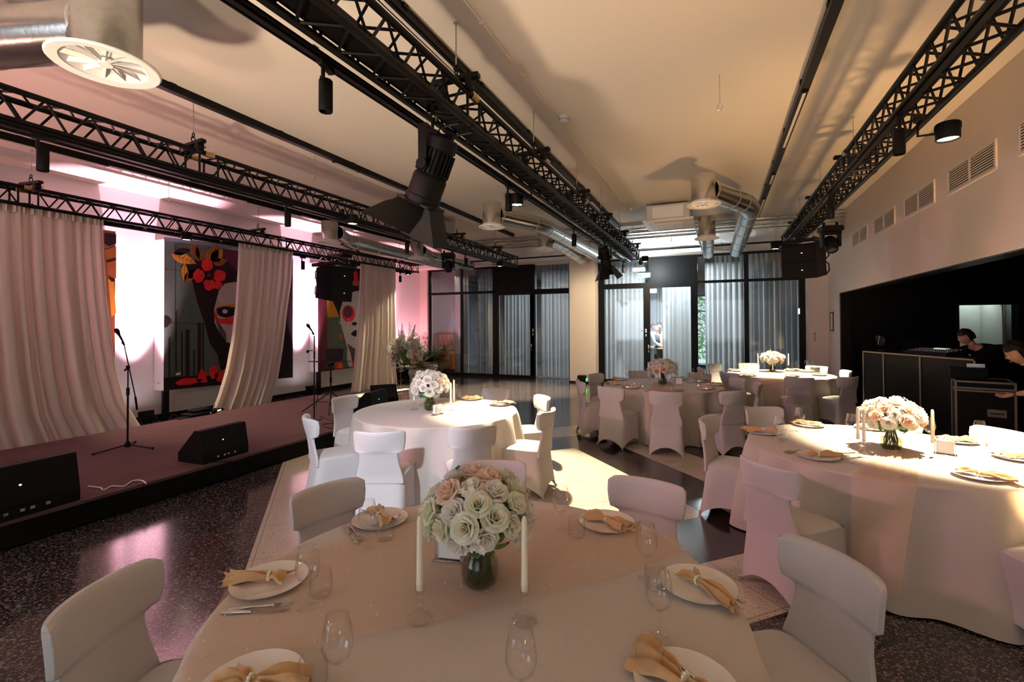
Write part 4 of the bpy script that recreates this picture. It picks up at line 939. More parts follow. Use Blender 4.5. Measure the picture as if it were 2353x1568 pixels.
def speaker_cluster(loc, rz, label, w=.56, h=.30, d=.42, hang=0.0):
    t = thing('hanging_speaker', label, 'speaker', loc, rz, 'speaker pairs hanging from the trusses')
    q = MB(); q.bb(-w/2-.02, -w/2+.02, -d*.75, d*.75, -.05, .03); q.bb(w/2-.02, w/2+.02, -d*.75, d*.75, -.05, .03); q.bb(-w/2, w/2, -d*.7, -d*.62, -.04, .02); q.bb(-w/2, w/2, d*.62, d*.7, -.04, .02)
    q.build('rigging_frame', 'black_metal', t, 0)
    q = MB()
    for sx in (-1, 1):
        for k in range(9): q.box((sx*(w/2+.021), -d*.6+k*d*.15, -.01), (.003, .018, .014))
        for yy in (-.25, .2):
            q.tube([(sx*(w/2-.0), yy, .02), (sx*w*.34, yy*.5+hang, .12), (sx*w*.30, hang, .20)], .006, 5)
            q.tube([(sx*w*.42+math.cos(a)*.018, yy, .07+math.sin(a)*.022) for a in np.linspace(0, 6.28, 9)], .005, 5)
    q.build('shackle', 'zinc', t)
    for k, tilt in enumerate((0.03, .13)):
        R = Matrix.Rotation(-tilt, 3, 'X'); c = Vector((0, -.012*k, -.06-h/2-k*(h-.022)))
        A = [(-w/2, -d/2, -h/2+.02), (w/2, -d/2, -h/2+.02), (w/2, d/2, -h/2), (-w/2, d/2, -h/2), (-w/2, -d/2, h/2-.02), (w/2, -d/2, h/2-.02), (w/2, d/2, h/2), (-w/2, d/2, h/2)]
        q = MB(); q.add([R @ Vector(a)+c for a in A], [(0, 3, 2, 1), (4, 5, 6, 7), (0, 1, 5, 4), (1, 2, 6, 5), (2, 3, 7, 6), (3, 0, 4, 7)]); cab = q.build('cabinet', 'black_plastic', t, 0)
        q = MB(); q.add([R @ Vector(a)+c for a in ((-w/2+.015, d/2+.004, -h/2+.012), (w/2-.015, d/2+.004, -h/2+.012), (w/2-.015, d/2+.004, h/2-.012), (-w/2+.015, d/2+.004, h/2-.012))], [(0, 1, 2, 3)]); q.build('front_grille', 'grille', cab, 0)
        q = MB(); q.box(R @ Vector((-w*.1, d/2+.007, 0))+c, (.02, .004, .01)); q.build('badge', 'led_white', cab, 0)
        q = MB()
        for sx in (-1, 1): q.tube([R @ Vector((sx*(w/2+.003), -d*.30, h*.42))+c, R @ Vector((sx*(w/2+.05), -d*.42, h*.2))+c, R @ Vector((sx*(w/2+.05), -d*.42, -h*.2))+c, R @ Vector((sx*(w/2+.003), -d*.30, -h*.42))+c], .012, 6)
        q.build('side_handle', 'black_metal', cab)
    return t
speaker_cluster((-8.30, 8.42, 3.17), math.radians(-95+0), 'pair of black speakers hanging in front of the right mural', w=.62, h=.40, d=.52, hang=-.16)
speaker_cluster((1.42, 9.7, 3.19), math.radians(150), 'pair of black speakers hanging from the rightmost truss near the glass wall', w=.56, h=.30, d=.42)
q = MB(); q.bb(-.25, .25, -.16, .16, 0, .09, bev=.03); o = q.build('control_box', 'black_plastic'); o.location = (-8.58, 8.9, 3.42); tag(o, 'black rounded box lying in the leftmost truss above the speakers', 'box')

# floor monitors
t = thing('stage_monitor', '', 'speaker')
w, d, h = .56, .40, .36
q = MB(); A = [(-w/2, -d/2), (0, 0)]
prof = [(-d/2, 0), (d/2, 0), (d/2, .09), (d/2-.05, h), (d/2-.14, h), (-d/2, .10)]     # y, z : sloping grille faces -y
q.prism([(-w/2, y, z) for y, z in prof], (w, 0, 0)); q.build('cabinet', 'black_plastic', t, 0)
n_ = Vector((0, -(h-.10), (d/2-.14)+d/2)).normalized(); a0 = Vector((0, -d/2, .10)); a1 = Vector((0, d/2-.14, h))
q = MB(); q.add([a0+Vector((sx*(w/2-.02), 0, 0))+n_*.006+(a1-a0)*f for sx, f in ((-1, .05), (1, .05), (1, .95), (-1, .95))], [(0, 1, 2, 3)]); q.build('front_grille', 'grille', t, 0)
q = MB(); q.bb(-.16, .16, d/2, d/2+.003, .03, .075); q.m(1)
for x in (-.10, -.02, .03, .11): q.bb(x-.012, x+.012, d/2+.003, d/2+.006, .04, .06)
q.build('connector_plate', ['black_metal', 'steel'], t, 0)
q = MB(); q.box((.03, d/2-.022, .22), (.010, .006, .008)); q.build('badge', 'led_white', t, 0)
mon = t
put(mon, (-5.36, 3.58, .227), math.radians(-87), 'black floor monitor at the front edge of the stage beside the microphone stand', 'floor monitors')
put(mon, (-5.33, 1.86, .227), math.radians(-85), 'large black floor monitor at the lower left of the picture', 'floor monitors', scale=(1.25, 1.2, 1.15))
put(mon, (-5.62, 6.55, .227), math.radians(-80), 'black floor monitor half hidden behind the left chair of the stage side table', 'floor monitors')
# wedge lying with its front toward the far end (driver cone visible)
put(mon, (-5.95, 7.32, .227), math.radians(50), 'grey fronted floor monitor at the far end of the stage', 'floor monitors', scale=(.85, .95, .95))

# microphone stands, music stand, cables and small gear on the stage
def mic(t, tip, direction, name='microphone'):
    d = Vector(direction).normalized(); p = Vector(tip); R = d.to_track_quat('Z', 'Y').to_matrix()
    q = MB(); q.lathe([(.001, .0), (.009, .0), (.013, .11), (.019, .14), (.024, .155)], 16, c=p, R=R); o = q.build(name, 'black_plastic', t)
    q = MB(); q.lathe([(.024, .155), (.026, .16), (.025, .185), (.016, .205), (.001, .21)], 16, c=p, R=R); q.build('mesh_head', 'grille', o)
    q = MB(); q.tube([p-d*.01+Vector((0, 0, -.01)), p+d*.05+Vector((0, 0, -.025))], .012, 8); q.build('mic_clip', 'black_plastic', o)
b0 = fl(293, 1032, .227)
t = thing('microphone_stand', 'tall boom microphone stand in front of the bright wall, left of the stage monitor', 'microphone stand', tuple(b0), 0)
D = Vector(_r)
mp_ = lambda x, y: at(x, y, 0, b0.x)-b0            # same depth as the stand
q = MB(); hub = Vector((0, 0, .06)); top = Vector((0, 0, mp_(293, 845).z)); q.tube([hub, (0, 0, top.z*.72)], .011, 10); q.tube([(0, 0, top.z*.68), top], .008, 8); q.lathe([(.018, 0), (.018, .09)], 12, c=(0, 0, top.z*.66)); q.build('pole', 'black_metal', t)
q = MB(); q.lathe([(.02, 0), (.035, .01), (.035, .03), (.018, .075), (.001, .075)], 14, c=(0, 0, .02)); q.build('tripod_hub', 'black_plastic', t)
for a in (20, 140, 262):
    q = MB(); a = math.radians(a); e = (math.cos(a)*.33, math.sin(a)*.33, .012); q.tube([(0, 0, .055), e], .009, 8); l = q.build('leg', 'black_metal', t); q = MB(); q.ball(e, .016, 8, 6); q.build('rubber_foot', 'black_plastic', l)
q = MB(); q.tube([mp_(284, 787), mp_(295, 838), mp_(311, 912)], .0065, 8); q.tube([mp_(311, 912), mp_(315, 942)], .012, 8); q.build('boom_arm', 'black_metal', t)
q = MB(); q.box(tuple(mp_(294, 845)), (.03, .03, .05)); q.tube([mp_(294, 846), mp_(286, 852)], .012, 8); q.build('boom_clutch', 'black_plastic', t)
mic(t, mp_(285, 790), mp_(271, 765)-mp_(285, 790))
b0 = fl(722, 965, .227)
t = thing('microphone_stand', 'straight microphone stand with round base in front of the right white strip', 'microphone stand', tuple(b0), 0)
q = MB(); tp = mp_(719, 772); q.tube([(0, 0, .02), (0, 0, tp.z)], .010, 10); q.lathe([(.014, 0), (.014, .12)], 12, c=(0, 0, mp_(719, 825).z)); q.build('pole', 'black_metal', t)
q = MB(); q.lathe([(.001, .025), (.05, .02), (.125, .008), (.125, 0), (.001, 0)], 24); q.build('round_base', 'black_metal', t)
mic(t, mp_(721, 767), mp_(704, 743)-mp_(721, 767))
q = MB(); q.tube([mp_(719, 806), mp_(710, 806), mp_(706, 812)], .008, 6); q.ball(mp_(707, 808), .03, 8, 6, (.5, 1, .7)); q.build('clip_holder', 'black_plastic', t)
b0 = fl(760, 945, .227)
t = thing('music_stand', 'black stand with tilted tray in front of the right mural', 'music stand', tuple(b0), 0)
q = MB(); q.tube([(0, 0, .1), (0, 0, mp_(760, 838).z)], .014, 10); q.lathe([(.022, 0), (.022, .10)], 12, c=(0, 0, mp_(760, 880).z)); q.build('pole', 'black_metal', t)
for k, e in enumerate(((-.42, -.25, 0), (.25, -.3, 0), (.05, .45, 0))):
    q = MB(); q.tube([(0, 0, .34), e], .011, 8); q.tube([(0, 0, .16), (e[0]*.5, e[1]*.5, .17)], .006, 6); q.build('leg', 'black_metal', t)
q = MB(); zt_ = mp_(760, 834).z; q.tube([(-.05, 0, zt_-.05), (.05, 0, zt_-.02)], .03, 8); R = Matrix.Rotation(.5, 3, 'Z') @ Matrix.Rotation(-.10, 3, 'X'); q.box((-.02, .02, zt_+.02), (.66, .34, .012), R); q.build('tray', 'black_metal', t, 0)
q = MB(); q.box((0, 0, 0), (.30, .20, .014)); q.m(1); q.box((0, .10, .10), (.30, .012, .20), Matrix.Rotation(-.3, 3, 'X'))
o = q.build('laptop', ['black_plastic', 'grille'], None, 0); o.location = (b0.x+.02, b0.y+.03, .227+zt_+.045); o.rotation_euler = (0, 0, .5); tag(o, 'open dark laptop on the tray of the music stand', 'laptop')
# gear at the back edge of the stage
for i, (px, py, lab, dz) in enumerate(((462, 950, 'black wireless receiver with white display at the back edge of the stage, left one', .05), (478, 944, 'black wireless receiver with white display at the back edge of the stage, right one', .035))):
    p = fl(px, py, .227); p.x += .15; t = thing('wireless_receiver', lab, 'receiver', tuple(p), .35, 'wireless receivers on the stage')
    q = MB(); q.bb(-.10, .10, -.13, .13, 0, dz, bev=.006); q.tube([(-.08, .13, dz*.5), (-.1, .17, .09)], .004, 5); q.tube([(-.08, -.13, dz*.5), (-.1, -.17, .09)], .004, 5); q.build('case', 'black_plastic', t)
    q = MB(); q.bb(.10, .104, -.04, .05, dz*.3, dz*.75); q.build('display', 'led_white', t, 0)
p = fl(442, 953, .227); q = MB(); q.bb(-.12, .16, -.20, .22, 0, .05, bev=.01); q.bb(-.10, .1, -.1, .2, .05, .10, bev=.01); o = q.build('equipment_box', 'black_plastic'); o.location = (p.x+.12, p.y, .227); tag(o, 'black equipment box under cables at the back edge of the stage', 'box')
p = fl(415, 960, .227); q = MB(); q.bb(-.06, .08, -.12, .12, 0, .012, bev=.003); o = q.build('tablet', 'black_plastic'); o.location = (p.x+.1, p.y, .227); tag(o, 'flat black tablet lying at the back edge of the stage', 'tablet')
def cable(pts, label, r=.005, m='black_plastic', z=None):
    P = [Vector(p) for p in pts]; path = []
    for i in range(len(P)-1):
        p0 = P[max(i-1, 0)]; p1 = P[i]; p2 = P[i+1]; p3 = P[min(i+2, len(P)-1)]
        for k in range(6):
            s = k/6; path.append(.5*((2*p1)+(p2-p0)*s+(2*p0-5*p1+4*p2-p3)*s*s+(3*p1-p0-3*p2+p3)*s**3))
    path.append(P[-1]); q = MB(); q.tube(path, r, 6); o = q.build('cable', m); tag(o, label, 'cable', 'cables on the stage'); return o
Z = .233
cable([fl(203, 1118, Z), fl(220, 1120, Z), fl(232, 1122, Z), fl(238, 1127, Z), fl(258, 1118, Z), fl(285, 1118, Z), fl(305, 1106, Z), fl(325, 1105, Z), fl(336, 1112, Z)], 'cable with a white end lying on the stage beside the nearest floor monitor', .007, 'zinc')
cable([fl(566, 1052, Z), fl(540, 1061, Z), fl(515, 1060, Z), fl(480, 1063, Z), fl(462, 1056, Z)], 'thin cable in front of the floor monitor at the stage edge')
cable([fl(388, 965, Z), at(398, 952, 2, .3), at(412, 958, 2, .26), fl(440, 950, Z), fl(470, 940, Z)], 'looped cable at the back edge of the stage')
cable([fl(735, 957, Z), fl(760, 966, Z), fl(768, 972, Z), fl(740, 976, Z), fl(752, 983, Z), fl(768, 985, Z)], 'black cable lying beside the round base microphone stand')
cable([tuple(at(737, 835, 0, -6.6)), tuple(at(733, 890, 0, -6.4)), tuple(fl(726, 935, Z))], 'cable hanging from the music stand to the stage')

# ================================================================ FLOWERS
def petal_rose(name, mats, seed, R=.034):
    rnd = random.Random(seed); q = MB()
    layers = [(3, .16, .26, 1.12), (4, .32, .38, 1.08), (5, .50, .50, 1.00), (5, .68, .64, .86), (6, .86, .74, .60)]
    for li, (n, rad, wid, tall) in enumerate(layers):
        q.m(0 if li > 0 else len(mats)-1)
        for k in range(n):
            a0 = 2*PI*(k+rnd.uniform(-.12, .12))/n+li*.7; ww = wid*R*rnd.uniform(.95, 1.15); hh = tall*R*rnd.uniform(.93, 1.07); curl = (.0, .02, .08, .17, .30)[li]
            def fn(u, v):
                a = a0+(u-.5)*2.0*ww/max(rad*R, .3*R)*.95; e = 1-(2*u-1)**2*.35
                r = rad*R*(.35+.65*v**.7)+curl*R*max(0, v-.6)*2.2*(1-.4*(2*u-1)**2)
                z = -R*.55+(hh+R*.55)*math.sin(v*PI/2)**.9*e-curl*R*max(0, v-.72)*1.5
                return Vector((r*math.cos(a), r*math.sin(a), z))
            q.grid(fn, 4, 4)
    me = q.build(name, mats, None, 70); m = me.data; bpy.data.objects.remove(me); return m
ROSES = [petal_rose('rose', ['rose_cream', 'rose_blush'], 1), petal_rose('rose', ['rose_white', 'rose_cream'], 2), petal_rose('rose', ['rose_blush', 'rose_peach'], 3), petal_rose('rose', ['rose_white', 'rose_white'], 4)]
def small_mesh(kind):
    rnd = random.Random(9); q = MB()
    if kind == 'spray':
        for k in range(11):
            p = Vector((rnd.uniform(-.03, .03), rnd.uniform(-.03, .03), rnd.uniform(0, .05)))
            for j in range(5):
                a = j*1.257; d = Vector((math.cos(a), math.sin(a), .5)).normalized(); e = d.cross(Vector((0, 0, 1))).normalized()
                q.add([p, p+d*.010+e*.006, p+d*.019, p+d*.010-e*.006], [(0, 1, 2, 3)])
        m = ['rose_white']
    elif kind == 'leaf':
        for k in range(3):
            a = k*2.1; d = Vector((math.cos(a), math.sin(a), .15)); e = Vector((-d.y, d.x, 0))
            def fn(u, v): w = .016*math.sin(PI*min(1, v*1.05))**.8; return d*(.012+v*.055)+e*w*(2*u-1)+Vector((0, 0, .006*abs(2*u-1)-.014*v*v))
            q.grid(fn, 4, 5)
        m = ['leaf']
    o = q.build(kind, m, None, 60); me = o.data; bpy.data.objects.remove(o); return me
SPRAY, LEAF = small_mesh('spray'), small_mesh('leaf')
LEAFP = LEAF.copy(); LEAFP.materials[0] = MAT['leaf_pale']
def child(me, name, par, loc, normal, s, spin=0):
    o = bpy.data.objects.new(name, me); COL.objects.link(o); o.parent = par; o.location = loc
    o.rotation_mode = 'QUATERNION'; o.rotation_quaternion = Vector(normal).to_track_quat('Z', 'Y') @ Matrix.Rotation(spin, 3, 'Z').to_quaternion(); o.scale = (s, s, s); return o
def bouquet(loc, label, R=.17, nr=36, seed=1, tint=(0, 0, 1, 1, 3), flat=.72, peach=(2,), vase_h=.19):
    """roses over a vase standing at loc"""
    t = thing('rose_bouquet', label, 'bouquet', loc, 0, 'rose bouquets on the tables'); rnd = random.Random(seed)
    cz = vase_h+R*flat*.62; pts = []; ga = PI*(3-math.sqrt(5))
    for i in range(nr):
        z = 1-(i+.5)/nr*1.42; r = math.sqrt(max(0, 1-z*z)); pts.append(Vector((r*math.cos(i*ga), r*math.sin(i*ga), z)))
    for i, d in enumerate(pts):
        k = rnd.choice(tint) if rnd.random() > .16 else rnd.choice(peach)
        rr = R*rnd.uniform(.86, 1.02); p = Vector((d.x*rr, d.y*rr, cz+d.z*rr*flat)); nrm = Vector((d.x, d.y, d.z*.9+.15)).normalized(); nrm += Vector([rnd.uniform(-.2, .2) for _ in range(3)])
        child(ROSES[k], 'rose', t, p, nrm, R/.17*rnd.uniform(1.08, 1.42)*math.sqrt(36/nr), rnd.uniform(0, 6))
    for i in range(9):
        a = rnd.uniform(0, 6.28); z = rnd.uniform(-.3, .95); r = math.sqrt(1-z*z)*R*.98; child(SPRAY, 'filler_blossom', t, (r*math.cos(a), r*math.sin(a), cz+z*R*flat*1.05), (math.cos(a), math.sin(a), z), R/.17*rnd.uniform(.5, .85))
    for i in range(14):
        a = rnd.uniform(0, 6.28); z = rnd.uniform(-.66, -.25) if i < 11 else rnd.uniform(0, .7); r = math.sqrt(1-z*z)*R*(.86 if z > -.2 else .72); child(LEAF if i % 3 else LEAFP, 'leaf', t, (r*math.cos(a), r*math.sin(a), cz+z*R*flat), (math.cos(a), math.sin(a), -.2+z), R/.17*rnd.uniform(.8, 1.3), rnd.uniform(0, 6))
    q = MB()
    for i in range(26):
        a = i*2.4; r0 = .020+.016*(i % 3)/2; a2 = a+1.3; q.tube([(math.cos(a2)*R*.42, math.sin(a2)*R*.42, cz-R*.30), (r0*.55*math.cos(a+.4), r0*.55*math.sin(a+.4), vase_h*.92), (math.cos(a)*r0*1.2, math.sin(a)*r0*1.2, vase_h*.45), (math.cos(a-.3)*.045, math.sin(a-.3)*.045, .018)], .0028*(1+R), 5)
    q.ball((0, 0, cz-R*.08), R*.70, 14, 8, (1, 1, .60)); q.build('stem', 'stem_green', t)
    return t
t = thing('glass_vase', '', 'vase')
q = MB(); vp = [(.001, .004), (.045, .004), (.062, .02), (.068, .05), (.066, .085), (.052, .115), (.041, .135), (.040, .15), (.046, .185)]
q.lathe([(.001, 0), (.046, 0), (.066, .018), (.072, .05), (.070, .088), (.055, .118), (.044, .138), (.043, .15), (.049, .187), (.046, .187)], 32); q.build('glass_body', 'vase_glass', t, 60)
q = MB(); q.lathe([(.001, .006), (.042, .006), (.060, .022), (.065, .05), (.063, .083), (.058, .095), (.001, .095)], 28); q.build('water', 'vase_glass', t, 60)
vasep = t

# big white arrangement on a gold stand at the end of the stage
b0 = fl(934, 912)
t = thing('gold_flower_stand', 'thin gold rectangular stand carrying the tall white flower arrangement', 'flower stand', tuple(b0), .35)
q = MB(); hs = .72; w = .20
for sx in (-1, 1):
    for sy in (-1, 1): q.tube([(sx*w, sy*w, 0), (sx*w, sy*w, hs)], .007, 6)
for z in (.006, hs):
    for sx in (-1, 1): q.tube([(sx*w, -w, z), (sx*w, w, z)], .006, 6); q.tube([(-w, sx*w, z), (w, sx*w, z)], .006, 6)
q.build('frame', 'gold_metal', t); q = MB(); q.bb(-w, w, -w, w, hs, hs+.012); q.build('top_plate', 'pot_ceramic', t, 0)
t = thing('flower_arrangement', 'large white and cream flower arrangement with tall flower spikes on the gold stand', 'flowers', (b0.x, b0.y, hs+.012)); t.scale = (1.02, 1.02, 1.38)
rnd = random.Random(21)
for i in range(52):
    a = rnd.uniform(0, 6.28); z = rnd.uniform(-.45, .85); r = math.sqrt(1-z*z)*rnd.uniform(.20, .33); child(ROSES[rnd.choice((0, 1, 3, 3, 1, 2))], 'rose', t, (r*math.cos(a), r*math.sin(a), .24+z*.28), (math.cos(a), math.sin(a), z+.3), rnd.uniform(1.9, 2.9), rnd.uniform(0, 6))
for i in range(26):
    a = rnd.uniform(0, 6.28); z = rnd.uniform(-.4, .9); r = math.sqrt(max(0, 1-z*z))*rnd.uniform(.25, .40); child(SPRAY, 'filler_blossom', t, (r*math.cos(a), r*math.sin(a), .27+z*.32), (math.cos(a), math.sin(a), z), rnd.uniform(1.6, 2.4))
for i in range(22):
    a = rnd.uniform(0, 6.28); z = rnd.uniform(-.6, .5); r = rnd.uniform(.26, .38); child(LEAF, 'leaf', t, (r*math.cos(a), r*math.sin(a), .22+z*.3), (math.cos(a), math.sin(a), z), rnd.uniform(1.0, 1.6), rnd.uniform(0, 6))
for i in range(15):                              # delphinium-like spikes
    a = rnd.uniform(0, 6.28); d = Vector((math.cos(a)*.30, math.sin(a)*.30, 1)).normalized(); q = MB(); base = Vector((math.cos(a)*.10, math.sin(a)*.10, .35)); L = rnd.uniform(.28, .46)
    for k in range(34):
        s = k/34; p = base+d*L*s; b2 = k*2.4; rr = .045*(1-s)+.012; e = Vector((math.cos(b2), math.sin(b2), .5))*rr
        for j in range(4):
            c2 = j*1.57; f = Vector((math.cos(c2)*.018, math.sin(c2)*.018, .006))*(1.2-s); q.add([p+e*.6, p+e+f, p+e+f*.2+Vector((0, 0, .012)), p+e-f*.3], [(0, 1, 2, 3)])
    q.m(1); q.tube([base-d*.2, base+d*L], .004, 5); q.build('flower_spike', ['rose_white', 'leaf_pale'], t, 0)
q = MB(); q.ball((0, 0, .17), .13, 16, 10, (1, 1, .9)); q.build('foam_core', 'leaf', t)

# potted plants by the left end of the glass wall
def potted(x, y, label, hp, hr, leafm, kind, seed, s=1.0):
    t = thing('potted_plant', label, 'potted plant', (x, y, 0), 0, 'plants in pale pots'); rnd = random.Random(seed)
    q = MB(); q.lathe([(.001, 0), (hr*.62, 0), (hr*.74, hp*.2), (hr, hp*.62), (hr*.98, hp*.68), (hr*.80, hp), (hr*.74, hp), (hr*.74, hp*.9), (.001, hp*.9)], 32); q.build('pot', 'pot_ceramic', t, 30)
    q = MB(); q.lathe([(.001, hp*.91), (hr*.74, hp*.91)], 20); q.build('soil', 'bark', t, 0)
    q = MB(); st = MB()
    for k in range(40):
        a = rnd.uniform(0, 6.28); e = rnd.uniform(.25, 1.25); L = rnd.uniform(.35, .75)*s; d = Vector((math.cos(a)*math.cos(e), math.sin(a)*math.cos(e), math.sin(e))); up = Vector((0, 0, 1)); pts = []
        for j in range(7): f = j/6; pts.append(Vector((0, 0, hp*.85+.25*s*(k % 3)/2*kind))+d*L*f-up*(L*.45*f*f*(1-math.sin(e)*.6)))
        st.tube(pts, [.006*(1-.7*j/6) for j in range(7)], 5)
        for j in range(1, 7):
            for m_ in range(4):
                sd = (-1) ** m_; p = pts[j]*(1-.12*m_)+pts[j-1]*.12*m_; side = d.cross(up).normalized()*sd; l = (.17 if kind else .13)*s*(1.1-j/9); n2 = (side*.8+d*.5+up*rnd.uniform(-.3, .25)).normalized(); w2 = n2.cross(up).normalized()*l*(.13 if kind else .30)
                q.add([p, p+n2*l*.5+w2, p+n2*l, p+n2*l*.5-w2], [(0, 1, 2, 3)])
    q.build('foliage', leafm, t, 0); st.build('stem', 'bark', t)
    return t
p1_ = fl(956, 877); p2_ = fl(989, 862)
potted(p1_.x, p1_.y, 'pale pot with light brown dry leaves, left of the dark green plant', .42, .24, 'leaf_dry', 0, 4, 1.15)
potted(p2_.x, p2_.y, 'pale pot with dark green leafy plant beside the glass wall', .46, .27, 'leaf', 0, 5, 1.35)
potted(p2_.x-.75, p2_.y+.15, 'tall dark green palm standing behind the flower arrangement', .40, .22, 'leaf', 1, 6, 1.5)
q = MB(); q.bb(-.16, .16, -.16, .16, 0, .62, bev=.01); o = q.build('pedestal', 'black_plastic'); p = fl(928, 880); o.location = tuple(fl(925, 872)); tag(o, 'black pedestal block behind the gold flower stand', 'pedestal')
# orange drum behind the left glass
t = thing('orange_drum', 'large orange drum with black bands behind the leftmost glass pane', 'drum', (-9.0, 15.0, 0))
q = MB(); q.lathe([(.001, 0), (.50, 0), (.54, .15), (.56, .75), (.54, 1.35), (.50, 1.5), (.001, 1.5)], 40); q.build('shell', 'orange_paint', t)
q = MB()
for z in (.1, .82, 1.42): q.lathe([(.545+.01*(z < 1), z-.03), (.575, z-.03), (.575, z+.03), (.545, z+.03)], 40)
for k in range(10):
    a = k*.628; q.tube([(.57*math.cos(a), .57*math.sin(a), 1.42), (.575*math.cos(a+.3), .575*math.sin(a+.3), .82)], .012, 5)
q.build('black_band', 'black_metal', t)
lamp('AREA', 'hall_ceiling_light', (-8.6, 14.7, 3.5), (-8.9, 15.0, 0), 14, (1, .85, .7), size=.6)
# small black floor light with a green lamp by the pillar
p = fl(1341, 883); t = thing('floor_light', 'small black cube light with green lamp on the floor by the white pillar', 'light', (p.x, 13.1, 0), .1)
q = MB(); q.bb(-.12, .12, -.12, .12, 0, .27, bev=.01); q.build('case', 'black_plastic', t)
q = MB(); R = Matrix.Rotation(PI/2, 3, 'Y'); q.lathe([(.001, .03), (.035, .025), (.05, .0)], 18, c=(.12, -.02, .15), R=R); q.build('lens', 'led_green', t)

# ================================================================ TABLES
RT, HT = .915, .76
T1, T2, T3, T4, T5 = Vector((-.815, 1.54, 0)), Vector((-2.97, 4.59, 0)), Vector((-.82, 7.90, 0)), Vector((1.155, 4.52, 0)), Vector((1.10, 10.40, 0))
t = thing('round_table', '', 'table')
q = MB(); q.lathe([(.001, HT-.012), (RT-.012, HT-.012), (RT-.012, HT-.035), (.001, HT-.035)], 60); q.build('tabletop', 'cardboard', t, 30)
for k in range(4):
    a = k*PI/2+.5; q = MB(); q.tube([(math.cos(a)*.62, math.sin(a)*.62, 0), (math.cos(a)*.55, math.sin(a)*.55, HT-.036)], .016, 8); q.build('leg', 'steel', t)
tablep = t
def cloth(c, seed, label, nf=15, flare=.10, tails=()):
    rnd = random.Random(seed); ph = [rnd.uniform(0, 6.28) for _ in range(5)]
    def fn(u, v):
        a = 2*PI*u
        if v < .30: r = RT*v/.30; return Vector((r*math.cos(a), r*math.sin(a), HT+.0008))
        if v < .36: s = (v-.30)/.06; return Vector(((RT+.010*math.sin(s*PI/2))*math.cos(a), (RT+.010*math.sin(s*PI/2))*math.sin(a), HT-.012*(1-math.cos(s*PI/2))))
        s = (v-.36)/.64; z = HT-.012-(HT-.024)*s
        f = math.sin(nf*a+ph[0]+.9*math.sin(2*a+ph[1])); f2 = math.sin(nf*.5*a+ph[2]+.6*math.sin(3*a)) if nf % 2 == 0 else math.sin((nf//2)*a+ph[2]+.6*math.sin(3*a))
        A = .080*s**.5; r = RT+.010+flare*s*(.55+.45*f2*.6)+A*f+.02*s*f2
        for (ta, tw, tl) in tails:
            d = (a-ta+PI) % (2*PI)-PI; r += tl*s*s*math.exp(-(d/tw)**2)
        return Vector((r*math.cos(a), r*math.sin(a), max(z, .012)))
    q = MB(); q.grid(fn, 300, 44, True); o = q.build('tablecloth', 'tablecloth', None, 80); o.location = c; tag(o, label, 'tablecloth', 'floor length cloths on the round tables'); return o
TL = [(T1, 'round table nearest to the photographer', 'floor length cream cloth on the nearest round table at the bottom of the picture'),
      (T2, 'round table beside the stage', 'white floor length cloth on the round table beside the stage'),
      (T3, 'round table in the middle distance before the white pillar', 'cream floor length cloth on the table in the middle distance before the pillar'),
      (T4, 'round table at the right edge of the picture', 'cream floor length cloth on the table at the right edge of the picture'),
      (T5, 'farthest round table by the glass wall', 'cream floor length cloth on the farthest table by the glass wall')]
for i, (c, lt, lc) in enumerate(TL):
    put(tablep, tuple(c), i*.7, lt, 'round tables under the cloths')
    cloth(c, i+3, lc, nf=(19, 14, 17, 13, 16)[i], flare=(.10, .10, .10, .13, .10)[i], tails=((-.98, .10, .22), (-1.5, .25, .06)) if i == 3 else (((.35, .12, .10),) if i == 1 else ()))

